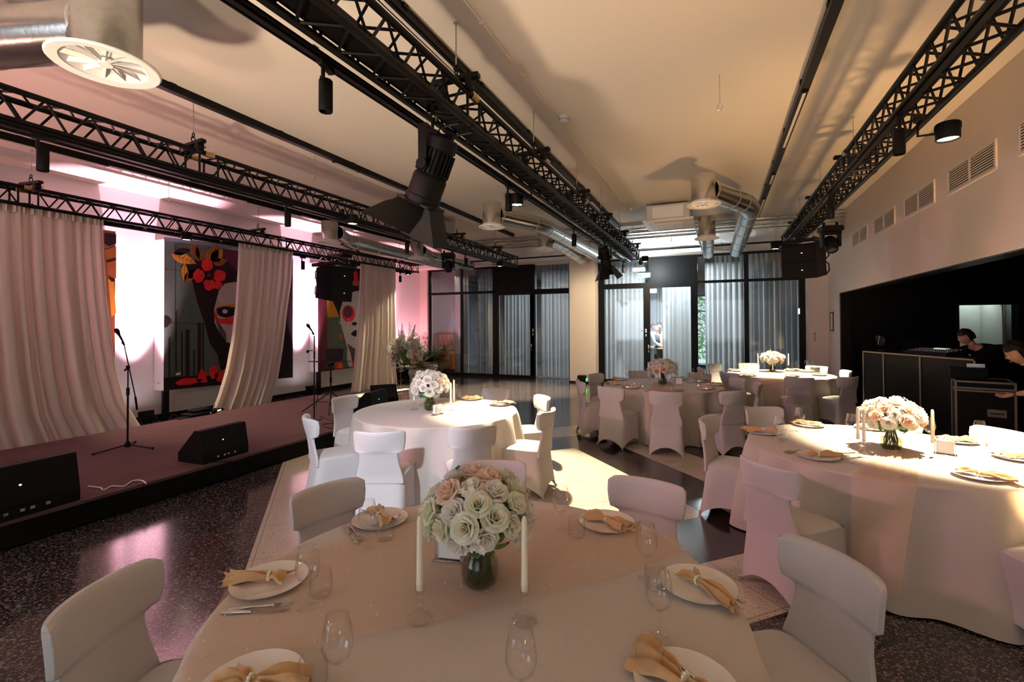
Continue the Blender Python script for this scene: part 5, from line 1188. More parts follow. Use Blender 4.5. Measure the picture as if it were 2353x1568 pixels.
# ================================================================ CHAIRS
def chair():
    """facing +y, origin on the floor under the seat centre"""
    t = thing('slipcovered_chair', '', 'chair')
    # seat cushion
    def rr(a, hx, hy, p=5.0):
        c, s = math.cos(a), math.sin(a); k = (abs(c)**p+abs(s)**p)**(-1/p); return hx*c*k, hy*s*k
    def fs(u, v):
        a = 2*PI*u; x, y = rr(a, .212, .215)
        prof = [(0, .487), (.35, .486), (.70, .480), (.90, .470), (.985, .455), (1.0, .440), (1.0, .415)]
        i = v*(len(prof)-1); k = min(int(i), len(prof)-2); f = i-k; sc = prof[k][0]*(1-f)+prof[k+1][0]*f; z = prof[k][1]*(1-f)+prof[k+1][1]*f
        return Vector((x*sc, y*sc+.005, z-(.012*max(0, y*sc/.215)**3)))
    q = MB(); q.grid(fs, 48, 12, True); q.build('seat', 'slipcover', t, 60)
    # stretched skirt with arched hem, pulled to four feet
    def fk(u, v):
        a = 2*PI*u+PI/4
        hx = .213+.012*v; hy0 = .216+.008*v
        x, y = rr(a, hx, hy0, 7.0)
        if y < 0: y -= .055*v*(min(1, -y/.2))
        side = (u*4) % 1.0; m = 1-abs(2*side-1)**2.6          # 0 at the feet, 1 mid side
        zb = .004+.105*m; z = .455+(zb-.455)*v
        pull = .022*m*math.sin(PI*min(1, v*1.0))*.9; L = math.hypot(x, y); x -= x/L*pull*v; y -= y/L*pull*v
        return Vector((x, y+.005, z))
    q = MB(); q.grid(fk, 96, 14, True)
    def fk2(u, v): p = fk(u, v); L = math.hypot(p.x, p.y); return Vector((p.x*(1-.004/L), p.y*(1-.004/L), p.z))
    q.grid(fk2, 96, 8, True); q.build('skirt', 'slipcover', t, 60)
    for sx in (-1, 1):
        for (yy, zt) in ((.205, .03), (-.262, .03)): 
            w = MB(); w.tube([(sx*.208, yy, 0), (sx*.206, yy, zt)], [.011, .014], 10); w.build('leg', 'slipcover', t)
    # backrest: narrow waist, wide curved crest with a step below it
    Z = [(.400, .205, .030, 0), (.455, .200, .030, .0), (.52, .182, .028, .003), (.58, .168, .026, .008), (.635, .163, .026, .014), (.662, .166, .030, .018), (.672, .186, .036, .026), (.684, .207, .042, .044), (.72, .214, .046, .058), (.78, .220, .047, .070), (.825, .220, .044, .074), (.842, .214, .034, .072), (.850, .200, .016, .066)]
    def fb(u, v):
        i = v*(len(Z)-1); k = min(int(i), len(Z)-2); f = i-k; z, w, th, cv = [Z[k][j]*(1-f)+Z[k+1][j]*f for j in range(4)]
        a = 2*PI*u; c, s = math.cos(a), math.sin(a); kk = (abs(c)**9+abs(s)**2.6)**(-1/6.0) if 0 else (abs(c)**8+abs(s)**8)**(-1/8)
        x = w*c*kk; y = th/2*s*kk
        lean = -.212-.088*max(0, (z-.455)/.395)**1.15
        zz = z+(.006*(x/.22)**2 if z > .82 else 0)-(.010*abs(x/.22)**6 if z > .83 else 0)
        return Vector((x, lean+y+cv*(x/.22)**2, zz))
    q = MB(); q.grid(fb, 72, 48, True); top = [fb(k/72, 1) for k in range(72)]; q.add(top, [tuple(range(72))]); q.build('backrest', 'slipcover', t, 55)
    return t
CH = chair()
def facing(px, py, tx, ty): return math.atan2(ty-py, tx-px)-PI/2
CL = {
 'T1': (T1, 'nearest table', [((-1.97, .90), -6, 'grey lit slipcovered chair in the lower left corner of the picture'), ((-2.03, 1.98), 6, 'slipcovered chair at the far left side of the nearest table, beside the dark floor'), ((-1.36, 2.76), None, 'slipcovered chair directly behind the nearest rose bouquet'),
        ((-.37, 2.78), 10, 'slipcovered chair at the far right side of the nearest table'), ((.42, 2.17), 10, 'big pink lit slipcovered chair at the lower right beside the nearest table')]),
 'T2': (T2, 'stage side table', [((-3.69, 3.38), None, 'leftmost slipcovered chair, seen side on in front of the stage'), ((-4.32, 4.50), None, 'slipcovered chair between the stage and its round table'), ((-2.62, 3.14), 10, 'white lit slipcovered chair in front of the stage side table, left of two'),
        ((-1.96, 3.60), -8, 'grey slipcovered chair in front of the stage side table, right of two'), ((-1.60, 4.62), None, 'nearer chair of the brightly lit pair right of the stage side table'), ((-1.97, 5.50), None, 'farther chair of the brightly lit pair right of the stage side table'),
        ((-2.86, 5.98), None, 'slipcovered chair behind the stage side table near the champagne glass'), ((-3.88, 5.66), None, 'slipcovered chair hidden behind the bouquet of the stage side table')]),
 'T3': (T3, 'middle table', [((-2.03, 7.22), None, 'pink lit slipcovered chair seen side on at the left of the middle table'), ((-2.05, 8.30), None, 'slipcovered chair next to the floor light with the green lamp'), ((-1.42, 6.62), None, 'pink lit slipcovered chair at the front left of the middle table'),
        ((-.63, 6.46), None, 'slipcovered chair directly in front of the middle table'), ((.22, 6.88), None, 'slipcovered chair at the front right of the middle table'), ((-1.38, 9.15), None, 'slipcovered chair behind the middle table, left of its bouquet'),
        ((-.28, 9.14), None, 'slipcovered chair behind the middle table, right of its bouquet'), ((.34, 8.52), None, 'purple lit slipcovered chair at the back right of the middle table'), ((.57, 7.87), None, 'slipcovered chair seen side on at the right of the middle table')]),
 'T4': (T4, 'right table', [((.42, 5.66), None, 'slipcovered chair at the far left of the right table'), ((-.12, 4.84), None, 'slipcovered chair seen side on at the left of the right table'), ((.26, 3.40), -7, 'pink lit slipcovered chair at the front left of the right table'),
        ((1.62, 5.82), None, 'slipcovered chair behind the vase of the right table'), ((2.20, 5.24), None, 'brightly lit slipcovered chair at the right edge of the picture behind the table'), ((1.78, 3.24), -6, 'slipcovered chair at the right edge of the picture in front of the right table')]),
 'T5': (T5, 'farthest table', [((.16, 9.44), None, 'purple lit slipcovered chair at the front left of the farthest table'), ((-.34, 10.2), None, 'slipcovered chair seen edge on at the left of the farthest table'), ((-.10, 11.3), None, 'bright slipcovered chair at the back left of the farthest table'),
        ((.62, 11.75), None, 'slipcovered chair behind the farthest table, left of its bouquet'), ((1.92, 11.5), None, 'slipcovered chair at the back right of the farthest table'), ((2.26, 10.62), None, 'slipcovered chair at the right of the farthest table against the wall'),
        ((2.02, 9.36), None, 'brown shaded slipcovered chair beside the black opening'), ((1.24, 8.95), None, 'brown shaded slipcovered chair directly in front of the farthest table')]),
}
for key, (c, nm_, lst) in CL.items():
    for (cx_, cy_, ) , off, lab in [(a[0], a[1], a[2]) for a in lst]:
        rz = facing(cx_, cy_, c.x, c.y)+math.radians(off or random.Random(cx_*7).uniform(-4, 4))
        d = rotv(0, 1, rz); x = cx_+d[0]*.275; y = cy_+d[1]*.275   # crest position -> seat centre
        put(CH, (x, y, 0), rz, lab, 'slipcovered chairs round the %s' % nm_)

# ================================================================ TABLEWARE
ZS = HT+.0022
def proto(name, cat, parts):
    t = thing(name, '', cat)
    for (pn, fn, m, sm) in parts:
        q = MB(); fn(q); q.build(pn, m, t, sm)
    return t
plate = proto('dinner_plate', 'plate', [('dish', lambda q: q.lathe([(.001, .006), (.085, .006), (.098, .010), (.132, .020), (.136, .0215), (.134, .018), (.098, .005), (.080, 0), (.001, 0)], 56), 'porcelain', 60)])
side_plate = proto('side_plate', 'plate', [('dish', lambda q: q.lathe([(.001, .006), (.060, .006), (.085, .020), (.088, .021), (.086, .018), (.062, .004), (.055, 0), (.001, 0)], 44), 'porcelain', 60)])
wine = proto('wine_glass', 'glass', [('bowl', lambda q: q.lathe([(.004, .088), (.016, .092), (.033, .108), (.041, .132), (.041, .150), (.036, .185), (.030, .213), (.0285, .2135), (.0345, .185), (.0395, .150), (.0395, .132), (.031, .110), (.015, .0955), (.001, .093)], 30), 'glassware', 60),
     ('stem', lambda q: q.lathe([(.034, 0), (.034, .0015), (.015, .004), (.0045, .010), (.0033, .03), (.0033, .075), (.006, .09)], 24), 'glassware', 60)])
tumbler = proto('tumbler', 'glass', [('tumbler_body', lambda q: q.lathe([(.001, .0), (.030, .0), (.037, .008), (.040, .03), (.039, .06), (.035, .088), (.0335, .088), (.0375, .06), (.0385, .03), (.034, .012), (.001, .008)], 30), 'glassware', 60)])
flute = proto('champagne_flute', 'glass', [('bowl', lambda q: q.lathe([(.003, .075), (.010, .09), (.016, .12), (.020, .16), (.028, .215), (.0265, .215), (.0185, .16), (.0145, .12), (.001, .085)], 26), 'glassware', 60), ('stem', lambda q: q.lathe([(.032, 0), (.030, .003), (.006, .010), (.004, .04), (.004, .078)], 22), 'glassware', 60)])
def candle_parts():
    t = thing('candlestick', '', 'candlestick')
    q = MB(); q.lathe([(.001, 0), (.040, 0), (.044, .004), (.040, .010), (.022, .024), (.010, .034), (.009, .042), (.015, .050), (.009, .058), (.008, .068), (.014, .076), (.009, .084), (.012, .092), (.017, .100), (.0165, .122), (.013, .122), (.0125, .100), (.001, .098)], 28); q.build('glass_holder', 'glassware', t, 60)
    q = MB(); q.lathe([(.001, .101), (.0115, .101), (.0125, .112), (.0115, .14), (.0095, .33), (.006, .345), (.001, .348)], 20); q.build('taper_candle', 'candle_wax', t, 60)
    q = MB(); q.tube([(0, 0, .345), (.001, 0, .356)], .001, 5); q.build('wick', 'black_frame', t); return t
candle = candle_parts()
def napkin_parts(seed=0, l1=.15, l2=.09, w1=.085, w2=.05):
    """tied napkin lying along x: long fan to +x, short tail to -x, ring at the origin"""
    t = thing('napkin', '', 'napkin'); rnd = random.Random(seed); ph = rnd.uniform(0, 6)
    def side(sgn, L, W, n):
        def fn(u, v):
            x = sgn*L*v; w = .010+(W-.010)*v**.8; y = w*(2*u-1); A = .012*(1-.15*v); z = .016+.004*v+A*math.sin(u*n*PI+ph)*(1 if v > .02 else .3)+.016*(1-(2*u-1)**2)*math.sin(PI*min(1, v*1.15))+.006*math.sin(v*7+u*5)
            x += sgn*.02*math.sin(u*3.3+ph); return Vector((x, y+.012*v*math.sin(ph), max(z, .003)))
        return fn
    q = MB(); q.grid(side(1, l1, w1, 5), 26, 14); q.grid(side(-1, l2, w2, 4), 22, 10)
    def under(u, v): p = side(1, l1*1.08, w1*.7, 3)(u, v); return Vector((p.x*1.06, p.y*.8-.02*v, p.z*.5+.002))
    q.grid(under, 16, 10); q.build('fabric', 'satin_gold', t, 70)
    q = MB()
    for k in range(9):
        a = k*.7; q.ball((0, .015*math.cos(a), .020+.014*math.sin(a)), .0055, 8, 6)
    q.build('napkin_ring', 'candle_wax', t); return t
NAP = [napkin_parts(1), napkin_parts(5, .13, .12, .06, .055), napkin_parts(9, .17, .08, .05, .06)]
knife = proto('table_knife', 'knife', [('handle', lambda q: q.tube([(-.11, 0, .005), (-.06, 0, .006), (-.01, 0, .005)], [.006, .0075, .0055], 8), 'steel', 50), ('blade', lambda q: q.prism([(-.01, -.006, .003), (.09, -.009, .003), (.115, .002, .003), (.11, .007, .003), (-.01, .006, .003)], (0, 0, .002)), 'steel', 0)])
def forkf(q):
    q.tube([(-.02, 0, .008), (.03, 0, .006), (.045, 0, .004)], [.003, .004, .008], 8); q.box((.055, 0, .004), (.024, .024, .0025))
    for k in range(4): q.tube([(.065, -.0095+.0063*k, .004), (.10, -.0095+.0063*k, .007)], .0015, 5)
fork = proto('table_fork', 'fork', [('handle', lambda q: q.tube([(-.10, 0, .004), (-.06, 0, .006), (-.018, 0, .008)], [.006, .0075, .003], 8), 'steel', 50), ('head', forkf, 'steel', 50)])
def holder_parts():
    t = thing('napkin_holder', '', 'napkin holder')
    q = MB(); q.bb(-.065, .065, -.035, .035, 0, .006, bev=.002)
    for sy in (-1, 1):
        q.tube([(-.055, sy*.028, .006), (-.055, sy*.028, .085), (-.045, sy*.028, .108), (0, sy*.028, .122), (.045, sy*.028, .108), (.055, sy*.028, .085), (.055, sy*.028, .006)], .0028, 6)
        for x in (-.055, .055): pass
    q.build('metal_stand', 'chrome', t)
    q = MB()
    for k in range(7): q.box((0, -.018+.006*k, .058), (.098, .004, .095+.002*(k % 2)), bev=.001)
    q.build('paper_napkins', 'paper_napkin', t, 0); return t
nh = holder_parts()
TN = {1: 'nearest table', 2: 'stage side table', 3: 'middle table', 4: 'right table', 5: 'farthest table'}
TCs = {1: T1, 2: T2, 3: T3, 4: T4, 5: T5}
def on(px, py): p = fl(px, py, ZS); return (p.x, p.y, ZS)
def place_setting(tn, px, py, lab, napang, nap=0, pl=True, cut=None, s=1.0, under=False):
    """a plate whose centre is seen at px,py with a tied napkin on it; napang = direction of the long fan in the plane"""
    x, y, z = on(px, py); c = TCs[tn]; d = Vector((x-c.x, y-c.y, 0)); r = d.length
    if r > RT-.10: d = d*((RT-.10)/r); x, y = c.x+d.x, c.y+d.y
    g = TN[tn]; put(plate, (x, y, z), 0, 'white plate '+lab, 'plates on the %s' % g)
    if under: put(side_plate, (x, y, z+.0065), 0, 'small bowl shaped plate stacked '+lab, 'small plates on the %s' % g)
    put(NAP[nap], (x, y, z+(.010 if not under else .0145)), math.radians(napang), 'tied gold satin napkin '+lab, 'gold napkins on the %s' % g)
    if cut is not None:
        a = math.atan2(d.y, d.x); rad = (-math.cos(a), -math.sin(a)); tan = (-math.sin(a), math.cos(a))
        for k, (pp, off, nmc) in enumerate(((knife, .170, 'knife'), (fork, .195, 'fork'))):
            xx, yy = x+tan[0]*off*cut, y+tan[1]*off*cut
            put(pp, (xx+rad[0]*.0, yy+rad[1]*.0, z+.0005), a+PI, 'steel %s beside the plate %s' % (nmc, lab), '%s on the %s' % ('knives' if nmc == 'knife' else 'forks', g))
# --- nearest table
place_setting(1, 620, 1342, 'at the left of the nearest table', 205, 2, cut=None)
place_setting(1, 868, 1196, 'at the back left of the nearest table', 150, 1, under=True)
place_setting(1, 1400, 1203, 'at the back right of the nearest table', -20, 1)
place_setting(1, 1612, 1352, 'at the right of the nearest table', -42, 2)
place_setting(1, 575, 1590, 'at the bottom left of the nearest table, cut by the frame', 20, 0)
place_setting(1, 1575, 1585, 'at the bottom right of the nearest table, cut by the frame', 150, 0)
for (px, py, a, pp, lab) in ((585, 1409, 3, knife, 'steel knife lying in front of the left plate of the nearest table'), (598, 1398, 6, fork, 'steel fork lying in front of the left plate of the nearest table'),
        (806, 1232, -52, knife, 'steel knife beside the back left plate of the nearest table'), (818, 1228, -50, fork, 'steel fork beside the back left plate of the nearest table'), (1542, 1520, 140, fork, 'steel fork beside the bottom right plate of the nearest table')):
    a0 = Vector(on(px, py)); a1 = Vector(on(px+60*math.cos(math.radians(a)), py-60*math.sin(math.radians(a))))
    put(pp, tuple(a0), math.atan2(a1.y-a0.y, a1.x-a0.x), lab, 'cutlery on the nearest table')
for (px, py, lab) in ((845, 1262, 'in front of the back left plate of the nearest table'), (1290, 1220, 'at the back of the nearest table, left of the back right plate'), (1486, 1330, 'between the two right plates of the nearest table'), (1516, 1468, 'at the lower right of the nearest table, lower of two'),
        (707, 1398, 'beside the left plate of the nearest table'), (775, 1600, 'at the bottom of the nearest table, left'), (1198, 1640, 'at the bottom of the nearest table, middle')):
    put(wine, on(px, py), random.random()*6, 'clear wine glass '+lab, 'wine glasses on the nearest table')
for (px, py, lab) in ((884, 1240, 'beside the back left plate of the nearest table'), (1325, 1232, 'beside the back right plate of the nearest table'), (1506, 1352, 'beside the right plate of the nearest table'), (1492, 1548, 'at the lower right of the nearest table'),
        (738, 1368, 'beside the left plate of the nearest table'), (718, 1585, 'at the bottom left of the nearest table')):
    put(tumbler, on(px, py), 0, 'clear tumbler '+lab, 'tumblers on the nearest table')
def centre(tn, vase_px, seed, R, labs, candles, holder=None, nr=36, s=1.0, tint=(0, 0, 1, 1, 3), flat=.72):
    x, y, z = on(*vase_px); g = TN[tn]
    put(vasep, (x, y, z), seed, 'clear glass vase on the %s' % g, 'vases on the tables', scale=s)
    bouquet((x, y, z), labs, R=R, nr=nr, seed=seed, tint=tint, flat=flat, vase_h=.19*s)
    for (px, py, lab) in candles: put(candle, on(px, py), 0, 'cream taper candle in a glass holder '+lab, 'taper candles on the %s' % g)
    if holder: put(nh, on(*holder[:2]), math.radians(holder[2]), 'white paper napkins in a metal holder on the %s' % g, 'napkin holders on the tables')
centre(1, (1103, 1343), 1, .185, 'large bouquet of cream and blush roses on the nearest table', [(965, 1425, 'left of the nearest bouquet'), (1206, 1428, 'right of the nearest bouquet')], (1035, 1285, 12), nr=38)
centre(2, (988, 943), 2, .20, 'white rose bouquet on the stage side table', [(952, 941, 'left of the bouquet on the stage side table'), (1036, 953, 'right of the stage side bouquet, nearer'), (1043, 942, 'right of the stage side bouquet, farther')], (1006, 953, 75), tint=(1, 3, 3, 1), nr=34, s=1.0)
centre(3, (1523, 884), 3, .20, 'wide cream rose bouquet on the middle table', [(1490, 880, 'left of the bouquet on the middle table'), (1517, 888, 'in front of the bouquet on the middle table'), (1556, 879, 'right of the bouquet on the middle table')], (1560, 884, 10), tint=(0, 1, 1, 2), nr=32, flat=.6)
centre(4, (2048, 1034), 4, .185, 'cream and blush rose bouquet on the right table', [(1972, 1040, 'left of the bouquet on the right table, farther'), (1986, 1050, 'left of the bouquet on the right table, nearer'), (2144, 1050, 'right of the bouquet on the right table')], (2172, 1045, -20), tint=(1, 1, 0, 2), nr=34, flat=.62)
centre(5, (1775, 855), 5, .19, 'small looking rose bouquet on the farthest table', [(1742, 851, 'left of the bouquet on the farthest table'), (1776, 862, 'in front of the bouquet on the farthest table'), (1812, 851, 'right of the bouquet on the farthest table')], None, tint=(1, 0, 1, 3), nr=30, flat=.62)
# --- other tables
place_setting(2, 1087, 917, 'behind the candles of the stage side table', 20, 1); place_setting(2, 1150, 931, 'at the bright right edge of the stage side table', 30, 0)
put(flute, on(1048, 920), 0, 'champagne flute behind the candles of the stage side table', 'flutes on the stage side table'); put(flute, on(1113, 917), 0, 'champagne flute near the right edge of the stage side table', 'flutes on the stage side table'); put(tumbler, on(1058, 918), 0, 'clear tumbler behind the candles of the stage side table')
for i, (px, py, a, n, lab) in enumerate(((1408, 884, 160, 1, 'at the left edge of the middle table'), (1418, 873, 160, 0, 'at the back left of the middle table'), (1450, 892, 190, 1, 'at the front left of the middle table'), (1542, 899, 0, 0, 'at the front of the middle table'), (1620, 895, -10, 1, 'at the front right of the middle table'), (1662, 886, -30, 2, 'at the right edge of the middle table'), (1635, 876, 20, 0, 'at the back right of the middle table'), (1575, 868, 20, 1, 'at the back of the middle table'))):
    place_setting(3, px, py, lab, a, n)
for (px, py, lab) in ((1442, 876, 'left of the middle table'), (1455, 882, 'left front of the middle table'), (1481, 874, 'back of the middle table, left of the bouquet'), (1493, 886, 'middle table, just left of the bouquet'), (1571, 885, 'middle table, just right of the bouquet'), (1590, 874, 'back right of the middle table'), (1612, 884, 'right of the middle table'), (1620, 877, 'far right of the middle table')):
    put(wine, on(px, py), 0, 'wine glass at the '+lab, 'wine glasses on the middle table')
for (px, py, lab) in ((1436, 886, 'left of the middle table'), (1478, 890, 'left of the middle bouquet'), (1605, 888, 'right part of the middle table'), (1583, 881, 'right of the middle napkin holder')):
    put(tumbler, on(px, py), 0, 'tumbler at the '+lab, 'tumblers on the middle table')
for (px, py, a, n, lab) in ((1748, 995, 175, 0, 'at the left edge of the right table'), (1842, 974, 160, 1, 'at the back left of the right table'), (1880, 1053, 20, 2, 'at the front left of the right table'), (2250, 1098, -25, 0, 'at the front right of the right table'), (2225, 1014, 10, 1, 'at the back right of the right table'), (2340, 1056, 5, 1, 'at the right edge of the right table'), (2000, 978, 10, 0, 'behind the bouquet of the right table')):
    place_setting(4, px, py, lab, a, n, cut=(-1 if px in (1880,) else None))
for (px, py, lab) in ((1791, 1017, 'left part of the right table'), (1838, 992, 'back left of the right table'), (1957, 1010, 'back of the right table left of the bouquet'), (1966, 1066, 'front of the right table left of the bouquet'), (2136, 1020, 'right table behind the candle right of the bouquet'), (2250, 1070, 'right part of the right table, nearer'), (2252, 1030, 'right part of the right table, farther')):
    put(wine, on(px, py), 0, 'wine glass at the '+lab, 'wine glasses on the right table')
for (px, py, lab) in ((1797, 1012, 'left part of the right table'), (1856, 988, 'back left of the right table'), (1937, 1052, 'front left of the right table'), (2240, 1090, 'front right of the right table'), (2282, 1050, 'right part of the right table'), (1990, 1003, 'back of the right table near the bouquet')):
    put(tumbler, on(px, py), 0, 'tumbler at the '+lab, 'tumblers on the right table')
for (px, py, a, n, lab) in ((1678, 853, 170, 1, 'at the left edge of the farthest table'), (1722, 864, 180, 0, 'at the front left of the farthest table'), (1819, 866, 0, 0, 'at the front of the farthest table right of the candle'), (1882, 863, 0, 1, 'at the front right of the farthest table'), (1892, 852, 10, 1, 'at the right edge of the farthest table'), (1840, 847, 0, 0, 'at the back of the farthest table')):
    place_setting(5, px, py, lab, a, n)
for (px, py, lab) in ((1691, 850, 'left edge of the farthest table'), (1704, 856, 'left part of the farthest table'), (1727, 846, 'back left of the farthest table'), (1752, 854, 'left of the farthest bouquet'), (1808, 849, 'right of the farthest bouquet'), (1832, 855, 'right part of the farthest table'), (1854, 851, 'far right of the farthest table'), (1867, 853, 'rightmost end of the farthest table')):
    put(wine, on(px, py), 0, 'wine glass at the '+lab, 'wine glasses on the farthest table')
for (px, py, lab) in ((1742, 863, 'front left of the farthest table'), (1823, 859, 'right part of the farthest table'), (1819, 848, 'back of the farthest table')):
    put(tumbler, on(px, py), 0, 'tumbler at the '+lab, 'tumblers on the farthest table')
p = Vector(on(1872, 851)); 
for k in range(3): put(side_plate, (p.x, p.y, ZS+.0012*0+k*.022), 0, ('lowest', 'middle', 'topmost')[k]+' white bowl of the stack at the back right of the farthest table', 'bowls stacked on the farthest table')

# sheer runners with tiny beads
def runner(tn, lower, upper, label, seed, z=ZS+.001, n=110, m=30, beads=60):
    L = [Vector(on(*p)) for p in lower]; U = [Vector(on(*p)) for p in upper]
    def ev(P, s): i = s*(len(P)-1); k = min(int(i), len(P)-2); return P[k].lerp(P[k+1], i-k)
    rnd = random.Random(seed); ph = [rnd.uniform(0, 6.28) for _ in range(4)]; c = TCs[tn]
    def fn(u, v):
        p = ev(L, u).lerp(ev(U, u), v); d = Vector((p.x-c.x, p.y-c.y)); 
        h = .0075*(1+math.sin(v*31+ph[0]+2.6*math.sin(u*3+ph[1])))*(.5+.5*math.sin(v*9+u*5))+.0028*(1+math.sin(v*63+ph[2]+3*math.sin(u*4+ph[3])))
        if d.length > RT-.01: dz = min(d.length-RT+.01, .60); dr = max(0, dz-.03)*1.1; sd = min(1, dr/.74); d2 = d.normalized()*(RT-.01+min(dz, .035)+.15*sd+.083*sd**.5); return Vector((c.x+d2.x, c.y+d2.y, z+.004+h*.3-dr))
        return Vector((p.x, p.y, z+h))
    q = MB(); q.grid(fn, n, m*4); o = q.build('table_runner', 'organza', None, 80); tag(o, label, 'table runner', 'sheer runners on the tables')
    b = MB()
    for _ in range(beads): p = fn(rnd.random(), rnd.random()); b.ball(p+Vector((0, 0, .002)), .0022, 6, 4)
    b.build('bead', 'candle_wax', o)
    o2 = [c_ for c_ in bpy.data.objects if c_.parent == o][0]; o2['kind'] = 'stuff'
runner(1, [(380, 1600), (560, 1530), (800, 1478), (1000, 1440), (1200, 1385), (1400, 1335), (1560, 1275), (1640, 1240)], [(560, 1290), (700, 1270), (860, 1225), (1000, 1190), (1150, 1180), (1250, 1170), (1360, 1178), (1440, 1190)], 'sheer peach runner with tiny beads lying across the nearest table', 2, beads=90)
runner(3, [(1470, 915), (1480, 900), (1495, 890), (1500, 880)], [(1530, 920), (1545, 900), (1550, 888), (1545, 876)], 'sheer peach runner hanging over the front of the middle table', 3, n=60, beads=20)
runner(4, [(1900, 1180), (1960, 1090), (2000, 1060), (2030, 1030), (2060, 1010)], [(2080, 1200), (2110, 1105), (2110, 1075), (2110, 1050), (2110, 1020)], 'sheer peach runner over the front of the right table', 4, n=60, beads=30)
runner(5, [(1740, 880), (1750, 865), (1758, 856)], [(1800, 880), (1805, 866), (1806, 856)], 'sheer peach runner at the front of the farthest table', 5, n=40, beads=10)

# ================================================================ CONTROL DESK, FLIGHT CASE, PEOPLE
A_, B_ = Vector((2.62, 11.15, 0)), Vector((3.50, 9.12, 0)); dv = (B_-A_); Lb = dv.length; az = math.atan2(dv.y, dv.x)
t = thing('control_desk', 'long black control desk with dim metal edges inside the dark opening', 'desk', tuple((A_+B_)/2), az)
q = MB(); q.bb(-Lb/2, Lb/2, 0, .70, 0, 1.17); q.build('desk_body', 'flight_ply', t, 0)
q = MB(); q.bb(-Lb/2-.01, Lb/2+.01, -.015, .72, 1.17, 1.20, bev=.004); q.build('desk_top', 'flight_ply', t, 0)
q = MB()
for x in (-Lb/2, -Lb/2+.50, -Lb/2+1.28, Lb/2): q.bb(x-.014, x+.014, -.012, .004, .1, 1.18)
q.bb(-Lb/2, Lb/2, -.018, -.002, 1.175, 1.200)
q.build('edge_trim', 'aluminium', t, 0)
M = Matrix.Translation((A_+B_)/2) @ Matrix.Rotation(az, 4, 'Z')
def dl(x, y, z): return tuple(M @ Vector((x, y, z)))
t = thing('mixing_console', 'grey mixing console lying on the control desk', 'mixer', dl(.10, .28, 1.20), az)
q = MB(); q.prism([(-.42, -.16, 0), (-.42, .20, 0), (-.42, .20, .11), (-.42, -.16, .05)], (.84, 0, 0)); q.build('case', 'grille', t, 0)
q = MB()
for i in range(20):
    for j in range(4): q.box((-.38+i*.04, -.10+j*.07, .064+j*.0117), (.012, .012, .012))
q.build('knob', 'zinc', t, 0); q = MB(); q.bb(-.10, .12, .10, .18, .085, .112); q.build('display', 'screen_lit', t, 0)
t = thing('laptop', 'open black laptop seen edge on behind the mixing console', 'laptop', dl(-.38, .42, 1.20), az+1.2)
q = MB(); q.bb(-.17, .17, -.12, .12, 0, .018, bev=.003); q.build('keyboard_base', 'black_plastic', t); q = MB(); q.box((0, .155, .115), (.34, .010, .23), Matrix.Rotation(-.32, 3, 'X')); q.build('screen', 'black_metal', t, 0)
t = thing('desk_lamp', 'small dark stage lamp standing at the left end of the control desk', 'lamp', dl(-.98, .30, 1.20), az)
q = MB(); q.bb(-.10, .10, -.08, .08, 0, .03, bev=.006); q.tube([(0, 0, .03), (0, 0, .10)], .012, 8); q.build('base', 'black_plastic', t)
q = MB(); q.box((0, 0, .21), (.22, .16, .22), Matrix.Rotation(.3, 3, 'X'), bev=.03); q.build('head', 'black_metal', t); q = MB(); q.box((.01, -.10, .21), (.015, .012, .17), Matrix.Rotation(.3, 3, 'Y')); q.build('metal_strip', 'steel', t, 0)
cable([dl(-.9, .2, 1.22), dl(-1.0, .05, 1.215), dl(-1.12, .02, 1.30), dl(-1.2, .1, 1.36), dl(-1.15, .2, 1.24)], 'thin cable curling at the left end of the control desk', .004)
# flight case
p = fl(2276, 878, .95)
t = thing('flight_case', 'black flight case with metal edges right of the control desk', 'flight case', (p.x-.02, p.y+.18, 0), math.radians(-16)); w, d, h = .56, .60, .95
q = MB(); q.bb(-w/2, w/2, -d/2, d/2, .10, h); q.build('case_body', 'flight_ply', t, 0)
q = MB(); e = .012
for sx in (-1, 1):
    for sy in (-1, 1): q.bb(sx*w/2-e, sx*w/2+e, sy*d/2-e, sy*d/2+e, .10, h)
    for z in (.10, h-.12, h): q.bb(sx*w/2-e, sx*w/2+e, -d/2, d/2, z-e, z+e)
for sy in (-1, 1):
    for z in (.10, h-.12, h-.085, h): q.bb(-w/2, w/2, sy*d/2-e, sy*d/2+e, z-e, z+e)
q.build('edge_trim', 'aluminium', t, 0)
q = MB(); q.bb(.02, .20, -d/2-.012, -d/2, .50, .60, bev=.003); q.build('latch_plate', 'aluminium', t, 0); q = MB(); q.tube([(.05, -d/2-.014, .55), (.05, -d/2-.03, .55), (.17, -d/2-.03, .55), (.17, -d/2-.014, .55)], .007, 6); q.build('handle', 'black_metal', t)
for sx in (-1, 1):
    for sy in (-1, 1): q = MB(); q.lathe([(.001, -.02), (.045, -.02), (.045, .02), (.001, .02)], 16, c=(sx*w*.38, sy*d*.38, .046), R=Matrix.Rotation(PI/2, 3, 'Y')); q.build('wheel', 'black_plastic', t)
q = MB(); q.bb(-.20, .18, -.10, .16, 0, .16, bev=.006); q.m(1)
for i in range(8): q.box((-.17+i*.045, -.103, .09), (.014, .008, .05))
q.m(2); q.bb(-.02, .16, .05, .06, .12, .21); o = q.build('rack_unit', ['black_plastic', 'grille', 'zinc']); o.location = (t.location.x-.12, t.location.y+.02, h+.012); o.rotation_euler = (0, 0, -.28); tag(o, 'rack unit with small knobs standing open on the flight case', 'rack unit')
# dim work light in the alcove
lamp('AREA', 'desk_work_light', (3.0, 8.3, 2.9), (3.6, 9.6, 1.1), 1.6, (1, .55, .45), size=.3)

